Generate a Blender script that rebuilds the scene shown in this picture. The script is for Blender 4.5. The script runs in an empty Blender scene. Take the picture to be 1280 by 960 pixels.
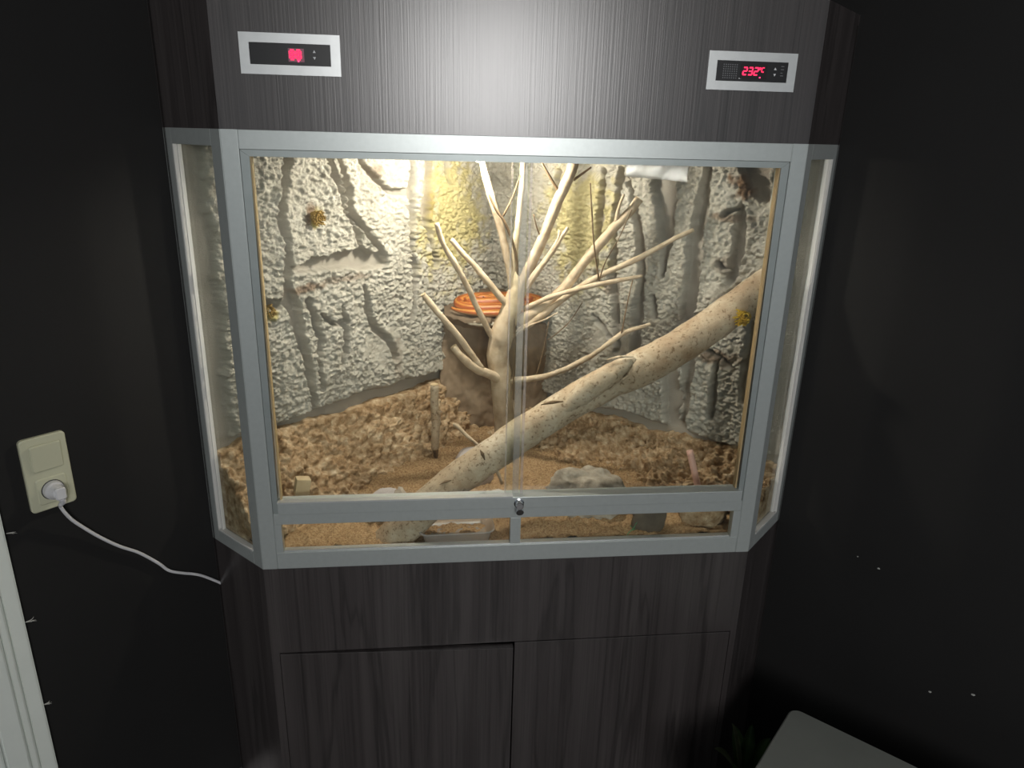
import bpy, bmesh, math, random
import numpy as np
from mathutils import Vector, Matrix
random.seed(7); np.random.seed(7)
SC = bpy.context.scene
COL = SC.collection
# ------------------------------------------------------------------ camera
FPX = 907.39
YAW, PIT, ROL = 0.1136, 0.3294, 0.0260
CAM = np.array([-0.1814, -1.4500, 1.7012])
_fw = np.array([math.sin(YAW)*math.cos(PIT), math.cos(YAW)*math.cos(PIT), -math.sin(PIT)])
_r0 = np.array([math.cos(YAW), -math.sin(YAW), 0.0]); _u0 = np.cross(_r0, _fw)
_rt = _r0*math.cos(ROL)+_u0*math.sin(ROL); _up = -_r0*math.sin(ROL)+_u0*math.cos(ROL)
cam_d = bpy.data.cameras.new('camera'); cam = bpy.data.objects.new('camera', cam_d); COL.objects.link(cam)
cam_d.sensor_width = 36.0; cam_d.lens = FPX/1280*36.0; cam_d.clip_start = 0.02
cam.matrix_world = Matrix(((_rt[0], _up[0], -_fw[0], CAM[0]), (_rt[1], _up[1], -_fw[1], CAM[1]), (_rt[2], _up[2], -_fw[2], CAM[2]), (0, 0, 0, 1)))
SC.camera = cam
# ------------------------------------------------------------------ world, daylight, exposure
wd = bpy.data.worlds.new('world'); SC.world = wd; wd.use_nodes = True
wd.node_tree.nodes['Background'].inputs[0].default_value = (0.80, 0.92, 1.0, 1)
wd.node_tree.nodes['Background'].inputs[1].default_value = 0.17
def area_light(name, loc, target, sx, sy, power, color):
    l = bpy.data.lights.new(name, 'AREA'); l.shape = 'RECTANGLE'; l.size = sx; l.size_y = sy; l.energy = power; l.color = color
    o = bpy.data.objects.new(name, l); COL.objects.link(o); o.location = loc
    o.rotation_euler = (Vector(target)-Vector(loc)).to_track_quat('-Z', 'Y').to_euler()
    return o
# unseen room daylight, added here to lay a glow on the header panel
area_light('added_daylight', (0.25, -3.9, 2.02), (0, 0, 1.6), 1.0, 0.95, 52, (1.0, 0.985, 0.97))
LAMP_POWER = 1000.0; BAR_POWER = 36.0
SC.view_settings.view_transform = 'Standard'; SC.view_settings.look = 'None'
SC.view_settings.gamma = 1.0; SC.view_settings.use_curve_mapping = False
SC.view_settings.exposure = 0.0

# ------------------------------------------------------------------ pixel helpers (direction from the photo, distance from a surface)
def hit(px, py, n, c):
    d = _fw+(px-640)/FPX*_rt+(480-py)/FPX*_up
    n = np.array(n, float)
    return CAM+d*((c-n@CAM)/(n@d))
def at_y(px, py, y): return hit(px, py, (0, 1, 0), y)
def at_z(px, py, z): return hit(px, py, (0, 0, 1), z)
# plan of the corner cabinet
W = 0.565; S = 0.1479; YC = W+2*S; R2 = math.sqrt(0.5)
ZB, ZT, ZTOP = 0.770, 1.700, 1.957          # window frame bottom / top, cabinet top
# wall frames: origin at the outer end, e runs to the corner, n points into the terrarium
WALLS = {'L': (np.array([-W-S, S]), np.array([R2, R2]), np.array([R2, -R2])),
         'R': (np.array([W+S, S]), np.array([-R2, R2]), np.array([-R2, -R2]))}
def wall_px(side, px, py, off):
    A, e, n = WALLS[side]
    n3 = np.array([n[0], n[1], 0.0])
    P = hit(px, py, n3, n@A+off)
    return (P[:2]-A)@e, P[2], np.linalg.norm(P-CAM)
def wall_pt(side, s, off, z):
    A, e, n = WALLS[side]
    q = A+e*s+n*off
    return (q[0], q[1], z)

# ------------------------------------------------------------------ materials
MATS = {}
def mat(name, base=(0.5, 0.5, 0.5), rough=0.5, metal=0.0, spec=0.5, emit=None, estr=0.0):
    m = bpy.data.materials.new(name); m.use_nodes = True
    b = m.node_tree.nodes['Principled BSDF']
    b.inputs['Base Color'].default_value = (*base, 1); b.inputs['Roughness'].default_value = rough
    b.inputs['Metallic'].default_value = metal; b.inputs['Specular IOR Level'].default_value = spec
    if emit: b.inputs['Emission Color'].default_value = (*emit, 1); b.inputs['Emission Strength'].default_value = estr
    MATS[name] = m
    return m
def nd(m, t, **kw):
    n = m.node_tree.nodes.new(t)
    for k, v in kw.items():
        if k in n.inputs: n.inputs[k].default_value = v
        else: setattr(n, k, v)
    return n
def lk(m, a, ao, b, bi): m.node_tree.links.new(a.outputs[ao], b.inputs[bi])
def coords(m, scale=(1, 1, 1), kind='Object'):
    t = nd(m, 'ShaderNodeTexCoord'); p = nd(m, 'ShaderNodeMapping'); p.inputs['Scale'].default_value = scale
    lk(m, t, kind, p, 'Vector'); return p
def ramp(m, stops):
    r = nd(m, 'ShaderNodeValToRGB'); el = r.color_ramp.elements
    while len(el) < len(stops): el.new(0.5)
    for e, (pos, c) in zip(el, stops): e.position = pos; e.color = (*c, 1)
    return r
def noisy(name, stops, scale=(1, 1, 1), nscale=20, detail=6, rough=0.7, bump=0.0, bscale=None, bdist=0.002, spec=0.4, metal=0.0, bvec=None, dist=0.0):
    m = mat(name, rough=rough, spec=spec, metal=metal); b = m.node_tree.nodes['Principled BSDF']
    c = coords(m, scale); n = nd(m, 'ShaderNodeTexNoise', Scale=nscale, Detail=detail, Roughness=0.6, Distortion=dist)
    lk(m, c, 'Vector', n, 'Vector'); r = ramp(m, stops); lk(m, n, 'Fac', r, 'Fac'); lk(m, r, 'Color', b, 'Base Color')
    if bump:
        c2 = coords(m, bvec or scale); n2 = nd(m, 'ShaderNodeTexNoise', Scale=bscale or nscale, Detail=8, Roughness=0.65)
        lk(m, c2, 'Vector', n2, 'Vector')
        bp = nd(m, 'ShaderNodeBump', Strength=bump, Distance=bdist); lk(m, n2, 'Fac', bp, 'Height'); lk(m, bp, 'Normal', b, 'Normal')
    return m
noisy('wall_black', [(0.3, (0.0078, 0.0076, 0.0076)), (0.7, (0.0100, 0.0097, 0.0097))], nscale=3, rough=0.75, bump=0.25, bscale=180, bdist=0.001, spec=0.35)
noisy('ceiling_white', [(0.3, (0.55, 0.55, 0.53)), (0.7, (0.6, 0.6, 0.58))], nscale=4, rough=0.9)
noisy('floor_dark', [(0.3, (0.02, 0.018, 0.017)), (0.7, (0.035, 0.03, 0.027))], scale=(1, 8, 1), nscale=6, rough=0.5)
def laminate(name, k=1.0):
    m = mat(name, rough=0.28, spec=1.0); b = m.node_tree.nodes['Principled BSDF']
    c = coords(m, (26, 26, 0.9)); n1 = nd(m, 'ShaderNodeTexNoise', Scale=1.0, Detail=5, Roughness=0.55, Distortion=0.5)
    lk(m, c, 'Vector', n1, 'Vector')
    c2 = coords(m, (230, 230, 2.2)); n2 = nd(m, 'ShaderNodeTexNoise', Scale=1.0, Detail=3, Roughness=0.6); lk(m, c2, 'Vector', n2, 'Vector')
    r1 = ramp(m, [(0.28, (0.040*k, 0.034*k, 0.034*k)), (0.5, (0.058*k, 0.050*k, 0.050*k)), (0.72, (0.076*k, 0.067*k, 0.066*k))]); lk(m, n1, 'Fac', r1, 'Fac')
    r2 = ramp(m, [(0.33, (0.45, 0.45, 0.45)), (0.5, (1, 1, 1)), (0.75, (1.25, 1.23, 1.22))]); lk(m, n2, 'Fac', r2, 'Fac')
    mx = nd(m, 'ShaderNodeMix', data_type='RGBA', blend_type='MULTIPLY'); mx.inputs[0].default_value = 0.5
    m.node_tree.links.new(r1.outputs[0], mx.inputs[6]); m.node_tree.links.new(r2.outputs[0], mx.inputs[7]); m.node_tree.links.new(mx.outputs[2], b.inputs['Base Color'])
    c3 = coords(m, (7, 7, 0.45)); n3 = nd(m, 'ShaderNodeTexNoise', Scale=1.0, Detail=4, Roughness=0.55, Distortion=0.3); lk(m, c3, 'Vector', n3, 'Vector')
    r3 = ramp(m, [(0.474, (1, 1, 1)), (0.498, (0.35, 0.35, 0.35)), (0.51, (1, 1, 1))]); lk(m, n3, 'Fac', r3, 'Fac')
    mx3 = nd(m, 'ShaderNodeMix', data_type='RGBA', blend_type='MULTIPLY'); mx3.inputs[0].default_value = 0.6
    m.node_tree.links.new(mx.outputs[2], mx3.inputs[6]); m.node_tree.links.new(r3.outputs[0], mx3.inputs[7]); m.node_tree.links.new(mx3.outputs[2], b.inputs['Base Color'])
    bp = nd(m, 'ShaderNodeBump', Strength=0.22, Distance=0.0008); lk(m, n2, 'Fac', bp, 'Height'); lk(m, bp, 'Normal', b, 'Normal')
    return m
laminate('laminate', 0.95)
noisy('laminate_inside', [(0.3, (0.03, 0.027, 0.026)), (0.7, (0.05, 0.045, 0.043))], nscale=9, rough=0.6)
noisy('aluminium', [(0.3, (0.53, 0.57, 0.56)), (0.7, (0.57, 0.61, 0.60))], scale=(3, 3, 3), nscale=30, rough=0.36, bump=0.05, bscale=300, bdist=0.0004, metal=0.5)
noisy('aluminium_inner', [(0.3, (0.36, 0.40, 0.395)), (0.7, (0.40, 0.44, 0.435))], nscale=30, rough=0.4, metal=0.5)
noisy('aluminium_bright', [(0.3, (0.70, 0.72, 0.72)), (0.7, (0.76, 0.78, 0.78))], nscale=40, rough=0.33, metal=0.6)
mat('seal_white', (0.62, 0.62, 0.60), 0.45)
mat('seal_gold', (0.42, 0.31, 0.16), 0.5)
mat('chrome', (0.72, 0.72, 0.74), 0.14, 1.0)
mat('black_plastic', (0.012, 0.012, 0.014), 0.32)
mat('grille_dark', (0.20, 0.205, 0.22), 0.5)
mat('print_grey', (0.75, 0.76, 0.78), 0.5)
mat('display_bg', (0.16, 0.09, 0.11), 0.3, emit=(0.5, 0.1, 0.2), estr=0.16)
mat('display_dark', (0.012, 0.006, 0.008), 0.3)
mat('led_red', (0.6, 0.02, 0.05), 0.4, emit=(1.0, 0.02, 0.10), estr=1.6)
mat('led_hot', (0.6, 0.02, 0.05), 0.4, emit=(1.0, 0.05, 0.20), estr=2.0)
def glass(name, tint=(0.96, 0.98, 0.96), ior=1.45, rough=0.0, haze=0.0):
    m = bpy.data.materials.new(name); m.use_nodes = True; nt = m.node_tree
    for n in list(nt.nodes):
        if n.type != 'OUTPUT_MATERIAL': nt.nodes.remove(n)
    out = nt.nodes[0]
    tr = nd(m, 'ShaderNodeBsdfTransparent'); tr.inputs[0].default_value = (*tint, 1)
    gl = nd(m, 'ShaderNodeBsdfGlossy'); gl.inputs['Roughness'].default_value = rough
    fr = nd(m, 'ShaderNodeFresnel'); mx = nd(m, 'ShaderNodeMixShader')
    ge = nd(m, 'ShaderNodeNewGeometry'); mr = nd(m, 'ShaderNodeMapRange'); mr.inputs[3].default_value = ior; mr.inputs[4].default_value = 1/ior   # same reflectance from both faces of the thin pane
    lk(m, ge, 'Backfacing', mr, 0); lk(m, mr, 0, fr, 0)
    lk(m, fr, 0, mx, 0); lk(m, tr, 0, mx, 1); lk(m, gl, 0, mx, 2)
    last = mx
    if haze:
        df = nd(m, 'ShaderNodeBsdfTranslucent'); df.inputs[0].default_value = (0.85, 0.85, 0.85, 1)
        d2 = nd(m, 'ShaderNodeBsdfDiffuse'); d2.inputs[0].default_value = (0.85, 0.85, 0.85, 1)
        a = nd(m, 'ShaderNodeMixShader'); a.inputs[0].default_value = 0.5; lk(m, df, 0, a, 1); lk(m, d2, 0, a, 2)
        m2 = nd(m, 'ShaderNodeMixShader'); m2.inputs[0].default_value = haze; lk(m, mx, 0, m2, 1); lk(m, a, 0, m2, 2); last = m2
    nt.links.new(last.outputs[0], out.inputs[0]); MATS[name] = m
    return m
glass('glass'); glass('plastic_clear', (0.94, 0.93, 0.96), 1.5, 0.06, 0.17); glass('tub_plastic', (0.92, 0.92, 0.94), 1.45, 0.1, 0.34)
glass('film_plastic', (0.9, 0.92, 0.95), 1.5, 0.15, 0.62)
def wall_relief_mat():
    m = mat('stucco', rough=0.85, spec=0.25); b = m.node_tree.nodes['Principled BSDF']
    c = coords(m, (1, 1, 1)); n = nd(m, 'ShaderNodeTexNoise', Scale=14, Detail=8, Roughness=0.7); lk(m, c, 'Vector', n, 'Vector')
    r = ramp(m, [(0.25, (0.41, 0.385, 0.325)), (0.5, (0.54, 0.515, 0.45)), (0.75, (0.63, 0.61, 0.55))]); lk(m, n, 'Fac', r, 'Fac')
    a = nd(m, 'ShaderNodeAttribute'); a.attribute_name = 'stain_glow'; sp = nd(m, 'ShaderNodeSeparateColor'); lk(m, a, 'Color', sp, 0)
    prev = r.outputs[0]
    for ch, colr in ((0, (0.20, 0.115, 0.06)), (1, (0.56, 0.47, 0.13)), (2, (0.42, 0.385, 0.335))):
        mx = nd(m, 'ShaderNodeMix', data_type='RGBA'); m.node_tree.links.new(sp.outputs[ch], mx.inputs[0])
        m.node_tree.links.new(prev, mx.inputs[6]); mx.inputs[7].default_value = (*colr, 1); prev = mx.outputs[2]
    m.node_tree.links.new(prev, b.inputs['Base Color'])
    n2 = nd(m, 'ShaderNodeTexNoise', Scale=360, Detail=5, Roughness=0.7); lk(m, c, 'Vector', n2, 'Vector')
    bp = nd(m, 'ShaderNodeBump', Strength=1.0, Distance=0.0042); lk(m, n2, 'Fac', bp, 'Height'); lk(m, bp, 'Normal', b, 'Normal')
wall_relief_mat()
noisy('bank_earth', [(0.25, (0.13, 0.075, 0.038)), (0.42, (0.34, 0.225, 0.125)), (0.58, (0.52, 0.39, 0.25)), (0.75, (0.72, 0.61, 0.45))], nscale=45, detail=9, rough=0.95, bump=0.8, bscale=240, bdist=0.004, spec=0.1)
noisy('soil', [(0.28, (0.14, 0.08, 0.04)), (0.45, (0.33, 0.21, 0.11)), (0.6, (0.44, 0.31, 0.175)), (0.8, (0.56, 0.44, 0.28))], nscale=210, detail=8, rough=0.95, bump=0.7, bscale=420, bdist=0.003, spec=0.1)
noisy('clay_shaded', [(0.25, (0.20, 0.145, 0.10)), (0.55, (0.29, 0.22, 0.155)), (0.8, (0.38, 0.31, 0.23))], nscale=12, detail=8, rough=0.9, bump=0.4, bscale=190, bdist=0.003, spec=0.15)  # shade beneath the perch is put into this darker clay brown
noisy('perch_clay', [(0.25, (0.36, 0.31, 0.24)), (0.75, (0.56, 0.51, 0.42))], nscale=14, detail=8, rough=0.9, bump=0.5, bscale=150, bdist=0.003, spec=0.15)
noisy('branch_wood', [(0.25, (0.36, 0.27, 0.18)), (0.5, (0.51, 0.41, 0.29)), (0.75, (0.64, 0.54, 0.41))], nscale=38, detail=7, rough=0.8, bump=0.4, bscale=160, bdist=0.0025, spec=0.2)
noisy('twig_dark', [(0.3, (0.10, 0.065, 0.035)), (0.7, (0.24, 0.16, 0.09))], nscale=60, rough=0.85)
def log_mat():
    m = mat('log_bark', rough=0.82, spec=0.2); b = m.node_tree.nodes['Principled BSDF']
    c = coords(m); n1 = nd(m, 'ShaderNodeTexNoise', Scale=11, Detail=7, Roughness=0.65); lk(m, c, 'Vector', n1, 'Vector')
    r1 = ramp(m, [(0.28, (0.30, 0.20, 0.12)), (0.5, (0.46, 0.37, 0.26)), (0.72, (0.60, 0.53, 0.42))]); lk(m, n1, 'Fac', r1, 'Fac')
    n2 = nd(m, 'ShaderNodeTexNoise', Scale=120, Detail=3, Roughness=0.6); lk(m, c, 'Vector', n2, 'Vector')
    r2 = ramp(m, [(0.32, (0.40, 0.33, 0.26)), (0.45, (1, 1, 1))]); lk(m, n2, 'Fac', r2, 'Fac')
    mx = nd(m, 'ShaderNodeMix', data_type='RGBA', blend_type='MULTIPLY'); mx.inputs[0].default_value = 0.85
    m.node_tree.links.new(r1.outputs[0], mx.inputs[6]); m.node_tree.links.new(r2.outputs[0], mx.inputs[7]); m.node_tree.links.new(mx.outputs[2], b.inputs['Base Color'])
    bp = nd(m, 'ShaderNodeBump', Strength=0.5, Distance=0.003); lk(m, n2, 'Fac', bp, 'Height'); lk(m, bp, 'Normal', b, 'Normal')
log_mat()
noisy('cut_wood', [(0.3, (0.48, 0.37, 0.22)), (0.7, (0.62, 0.50, 0.33))], nscale=30, rough=0.8)
noisy('rock_grey', [(0.25, (0.24, 0.205, 0.16)), (0.5, (0.46, 0.41, 0.34)), (0.75, (0.68, 0.63, 0.55))], nscale=32, detail=9, rough=0.9, bump=0.7, bscale=130, bdist=0.004, spec=0.2)
noisy('rock_pale', [(0.25, (0.40, 0.36, 0.30)), (0.75, (0.66, 0.62, 0.55))], nscale=20, detail=8, rough=0.85, bump=0.4, bscale=120, bdist=0.003)
noisy('reflection_dark', [(0.25, (0.10, 0.08, 0.06)), (0.75, (0.20, 0.165, 0.125))], nscale=18, detail=8, rough=0.85, bump=0.5, bscale=100, bdist=0.003)
noisy('stone_flat', [(0.25, (0.40, 0.37, 0.37)), (0.75, (0.56, 0.52, 0.52))], nscale=18, detail=8, rough=0.7)
noisy('moss_yellow', [(0.3, (0.42, 0.27, 0.02)), (0.7, (0.75, 0.55, 0.06))], nscale=60, rough=0.9)
noisy('moss_ochre', [(0.3, (0.26, 0.16, 0.05)), (0.7, (0.50, 0.36, 0.12))], nscale=60, rough=0.9)
noisy('sprig_green', [(0.3, (0.05, 0.22, 0.10)), (0.7, (0.10, 0.36, 0.18))], nscale=50, rough=0.6)
noisy('bar_pink', [(0.3, (0.60, 0.36, 0.30)), (0.7, (0.68, 0.44, 0.37))], nscale=20, rough=0.5)
noisy('leaf_green', [(0.3, (0.04, 0.085, 0.03)), (0.7, (0.09, 0.17, 0.05))], nscale=25, rough=0.35)
noisy('leaf_pale', [(0.3, (0.10, 0.13, 0.07)), (0.7, (0.2, 0.23, 0.13))], nscale=25, rough=0.35)
noisy('pot_dark', [(0.3, (0.02, 0.018, 0.016)), (0.7, (0.035, 0.03, 0.027))], nscale=15, rough=0.6)
noisy('box_grey', [(0.3, (0.165, 0.175, 0.162)), (0.7, (0.19, 0.20, 0.185))], nscale=5, rough=0.45)
noisy('plate_ivory', [(0.3, (0.50, 0.50, 0.37)), (0.7, (0.54, 0.54, 0.40))], nscale=8, rough=0.38)
noisy('cord_white', [(0.3, (0.58, 0.58, 0.60)), (0.7, (0.64, 0.64, 0.66))], nscale=20, rough=0.45)
noisy('paint_white', [(0.3, (0.66, 0.70, 0.66)), (0.7, (0.72, 0.76, 0.72))], nscale=6, rough=0.4, bump=0.1, bscale=90)
noisy('chip_white', [(0.3, (0.35, 0.35, 0.33)), (0.7, (0.5, 0.5, 0.48))], nscale=80, rough=0.8)
noisy('porcelain', [(0.3, (0.7, 0.68, 0.64)), (0.7, (0.75, 0.73, 0.7))], nscale=8, rough=0.3)
mat('bulb_glow', (1, 1, 1), 0.3, emit=(1.0, 0.895, 0.77), estr=LAMP_POWER)
mat('fill_white', (1, 1, 1), 0.3, emit=(1.0, 0.92, 0.84), estr=BAR_POWER)
mat('eye_black', (0.01, 0.008, 0.008), 0.1)
def snake_mat():
    m = mat('snake_skin', rough=0.38, spec=0.5); b = m.node_tree.nodes['Principled BSDF']
    a = nd(m, 'ShaderNodeAttribute'); a.attribute_name = 'skin'; lk(m, a, 'Color', b, 'Base Color')
    c = coords(m); v = nd(m, 'ShaderNodeTexVoronoi', Scale=420); lk(m, c, 'Vector', v, 'Vector')
    bp = nd(m, 'ShaderNodeBump', Strength=0.35, Distance=0.001); lk(m, v, 'Distance', bp, 'Height'); lk(m, bp, 'Normal', b, 'Normal')
snake_mat()

# ------------------------------------------------------------------ object helpers
def base_of(p):
    v = Vector((0, 0, 0))
    while p is not None: v = v+p.location; p = p.parent
    return v
def link(name, me, m, parent=None, smooth=False, label=None):
    o = bpy.data.objects.new(name, me); COL.objects.link(o)
    if parent is not None:
        b = base_of(parent); me.transform(Matrix.Translation(-b)); o.parent = parent
    if m: me.materials.append(MATS[m])
    if smooth:
        for p in me.polygons: p.use_smooth = True
    if label: o['label'] = label
    return o
def obj(name, bm, m, parent=None, smooth=False, label=None):
    bmesh.ops.recalc_face_normals(bm, faces=bm.faces)
    me = bpy.data.meshes.new(name); bm.to_mesh(me); bm.free()
    return link(name, me, m, parent, smooth, label)
def thing(name, label, cat, loc, group=None):
    o = bpy.data.objects.new(name, None); COL.objects.link(o); o.location = loc; o.empty_display_size = 0.05
    o['label'] = label; o['category'] = cat
    if group: o['group'] = group
    return o
def tag(o, label=None, cat=None, group=None, kind=None):
    for k, v in (('label', label), ('category', cat), ('group', group), ('kind', kind)):
        if v: o[k] = v
    return o
def recentre(o):
    """put the origin of a one-mesh thing at its base"""
    me = o.data; co = np.empty(len(me.vertices)*3); me.vertices.foreach_get('co', co); co = co.reshape(-1, 3)
    c = Vector(((co[:, 0].min()+co[:, 0].max())/2, (co[:, 1].min()+co[:, 1].max())/2, co[:, 2].min()))
    me.transform(Matrix.Translation(-c)); o.location = c
    return o
def prism(bm, poly, z0, z1):
    a = [bm.verts.new((x, y, z0)) for x, y in poly]; b = [bm.verts.new((x, y, z1)) for x, y in poly]
    bm.faces.new(a[::-1]); bm.faces.new(b)
    for i in range(len(poly)):
        j = (i+1) % len(poly); bm.faces.new((a[i], a[j], b[j], b[i]))
    return bm
def box(x0, x1, y0, y1, z0, z1, bevel=0.0, seg=2):
    bm = prism(bmesh.new(), [(x0, y0), (x1, y0), (x1, y1), (x0, y1)], z0, z1)
    if bevel: bmesh.ops.bevel(bm, geom=bm.edges[:], offset=bevel, segments=seg, profile=0.6, affect='EDGES')
    return bm
def poly_y(pts, y0, y1):
    """polygon in xz extruded along y"""
    bm = bmesh.new()
    a = [bm.verts.new((x, y0, z)) for x, z in pts]; b = [bm.verts.new((x, y1, z)) for x, z in pts]
    bm.faces.new(a); bm.faces.new(b[::-1])
    for i in range(len(pts)):
        j = (i+1) % len(pts); bm.faces.new((a[i], a[j], b[j], b[i]))
    return bm
def side_quad(side, t0, t1, d0, d1):
    """plan rectangle on a short side face: t along the face from the front corner, d inwards"""
    k = -1 if side == 'L' else 1
    P = lambda t, d: (k*W+k*t*R2-k*d*R2, t*R2+d*R2)
    return [P(t0, d0), P(t1, d0), P(t1, d1), P(t0, d1)]
def side_box(side, t0, t1, d0, d1, z0, z1): return prism(bmesh.new(), side_quad(side, t0, t1, d0, d1), z0, z1)
def cyl(p0, p1, r0, r1=None, n=24):
    r1 = r0 if r1 is None else r1
    return tube([p0, p1], [r0, r1], n=n, res=1)
def catmull(pts, res):
    pts = [np.array(p, float) for p in pts]
    if len(pts) == 2 or res <= 1: return pts if res <= 1 else [pts[0]+(pts[1]-pts[0])*i/res for i in range(res+1)]
    ext = [2*pts[0]-pts[1]]+pts+[2*pts[-1]-pts[-2]]; out = []
    for i in range(1, len(ext)-2):
        p0, p1, p2, p3 = ext[i-1:i+3]
        for k in range(res):
            t = k/res
            out.append(0.5*(2*p1+(p2-p0)*t+(2*p0-5*p1+4*p2-p3)*t*t+(3*p1-p0-3*p2+p3)*t**3))
    out.append(pts[-1]); return out
def tube(pts, radii, n=14, res=6, noise=0.0, nscale=40.0, seed=0, flat=1.0, closed_caps=True, ret=False):
    path = np.array(catmull(pts, res)); m = len(path)
    rr = np.interp(np.linspace(0, len(radii)-1, m), range(len(radii)), radii)
    tan = np.gradient(path, axis=0); tan /= np.linalg.norm(tan, axis=1)[:, None]+1e-12
    up = np.array([0.0, 0, 1.0]) if abs(tan[0][2]) < 0.9 else np.array([1.0, 0, 0])
    nx = np.cross(up, tan[0]); nx /= np.linalg.norm(nx)
    bm = bmesh.new(); rings = []
    for i in range(m):
        nx = nx-tan[i]*(nx@tan[i]); nx /= np.linalg.norm(nx); ny = np.cross(tan[i], nx)
        ring = []
        for k in range(n):
            a = 2*math.pi*k/n
            d = nx*math.cos(a)+ny*math.sin(a)*flat
            q = path[i]+d*rr[i]
            if noise:
                q = q+d*float(noise*fbm3(q*nscale, seed))
            ring.append(bm.verts.new(q))
        rings.append(ring)
    for i in range(m-1):
        for k in range(n):
            bm.faces.new((rings[i][k], rings[i][(k+1) % n], rings[i+1][(k+1) % n], rings[i+1][k]))
    if closed_caps: bm.faces.new(rings[0][::-1]); bm.faces.new(rings[-1])
    return (bm, rings) if ret else bm
# ---- numpy noise
def _h(ix, iy, iz, seed):
    with np.errstate(over='ignore'):
        n = (np.asarray(ix).astype(np.int64)*374761393+np.asarray(iy).astype(np.int64)*668265263+np.asarray(iz).astype(np.int64)*2147483647+seed*1274126177) & 0xffffffff
        n = ((n ^ (n >> 13))*1274126177) & 0xffffffff; n = ((n ^ (n >> 16))*2246822519) & 0xffffffff
    return ((n ^ (n >> 15)) & 0xffffff)/float(0xffffff)
def vn(x, y, z=0.0, seed=0):
    x = np.asarray(x, float); y = np.asarray(y, float); z = np.asarray(z, float)
    fx, fy, fz = np.floor(x), np.floor(y), np.floor(z); u, v, w = x-fx, y-fy, z-fz
    u = u*u*(3-2*u); v = v*v*(3-2*v); w = w*w*(3-2*w); s = 0
    for a in (0, 1):
        for b in (0, 1):
            for c in (0, 1):
                s = s+_h(fx+a, fy+b, fz+c, seed)*(u if a else 1-u)*(v if b else 1-v)*(w if c else 1-w)
    return s*2-1
def fbm(x, y, seed=0, octs=4, gain=0.5):
    s, a = 0, 1.0
    for o in range(octs): s = s+a*vn(x*2**o+o*7.3, y*2**o+o*3.1, 0.0, seed+o); a *= gain
    return s
def fbm3(q, seed=0):
    return vn(q[0], q[1], q[2], seed)+0.5*vn(q[0]*2.1, q[1]*2.1, q[2]*2.1, seed+3)
def cells(x, y, seed=0):
    """distance to the nearest of jittered points"""
    fx, fy = np.floor(x), np.floor(y); best = np.full(np.shape(x), 9.0)
    for a in (-1, 0, 1):
        for b in (-1, 0, 1):
            jx = fx+a+_h(fx+a, fy+b, 0, seed); jy = fy+b+_h(fx+a, fy+b, 1, seed)
            best = np.minimum(best, np.hypot(x-jx, y-jy))
    return best
def sstep(a, b, x):
    t = np.clip((x-a)/(b-a), 0, 1); return t*t*(3-2*t)
def grid_mesh(name, P, keep=None, flip=False):
    nu, nv = P.shape[:2]; idx = np.arange(nu*nv).reshape(nu, nv)
    f = np.stack([idx[:-1, :-1], idx[1:, :-1], idx[1:, 1:], idx[:-1, 1:]], -1)
    if flip: f = f[..., ::-1]
    if keep is not None: f = f[keep]
    f = f.reshape(-1, 4)
    me = bpy.data.meshes.new(name)
    me.vertices.add(nu*nv); me.vertices.foreach_set('co', P.reshape(-1))
    me.loops.add(f.size); me.loops.foreach_set('vertex_index', f.reshape(-1).astype(np.int32))
    me.polygons.add(len(f)); me.polygons.foreach_set('loop_start', np.arange(0, f.size, 4, dtype=np.int32)); me.polygons.foreach_set('loop_total', np.full(len(f), 4, np.int32))
    me.update(calc_edges=True); me.validate(); return me

# ================================================================== the setting
WL = [(-W-S, S)]
def wall_slab(name, side, s0, s1, z0, z1, th=0.08):
    A, e, n = WALLS[side]
    p = [A+e*s0, A+e*s1, A+e*s1-n*th, A+e*s0-n*th]
    o = obj(name, prism(bmesh.new(), [tuple(q) for q in p], z0, z1), 'wall_black'); o['kind'] = 'structure'; return o
LC = (W+S)*math.sqrt(2)
wall_slab('wall_left', 'L', -0.56, LC+0.09, 0, 2.6)
wall_slab('wall_right', 'R', -2.2, LC, 0, 2.6)
fl = obj('floor', box(-3.4, 3.4, -4.4, 1.2, -0.05, 0.0), 'floor_dark'); fl['kind'] = 'structure'
ce = obj('ceiling', box(-3.4, 3.4, -4.4, 1.2, 2.6, 2.65), 'ceiling_white'); ce['kind'] = 'structure'
# door casing at the end of the left wall
A, e, n = WALLS['L']
s_tr = (hit(34, 790, (n[0], n[1], 0), n@A+0.012)[:2]-A)@e
def casing(s0, s1, d, name, parent=None, z1=2.15):
    p = [A+e*s0, A+e*s1, A+e*s1+n*d, A+e*s0+n*d]
    bm = prism(bmesh.new(), [tuple(q) for q in p], 0.0, z1)
    bmesh.ops.bevel(bm, geom=[x for x in bm.edges if abs(x.verts[0].co.z-x.verts[1].co.z) > 1], offset=0.003, segments=2, affect='EDGES')
    return bm
tr = thing('trim_1', 'white painted door casing at the end of the black left wall', 'trim', tuple(A+e*(s_tr-0.05))+(0.0,))
del tr['category']; tr['kind'] = 'structure'
for s0, s1, d in ((s_tr-0.030, s_tr, 0.014), (s_tr-0.046, s_tr-0.031, 0.020), (s_tr-0.085, s_tr-0.047, 0.026), (s_tr-0.16, s_tr-0.086, 0.012), (s_tr-0.30, s_tr-0.162, 0.004)):
    obj('moulding', casing(s0, s1, d, 'm'), 'paint_white', tr)
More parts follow.
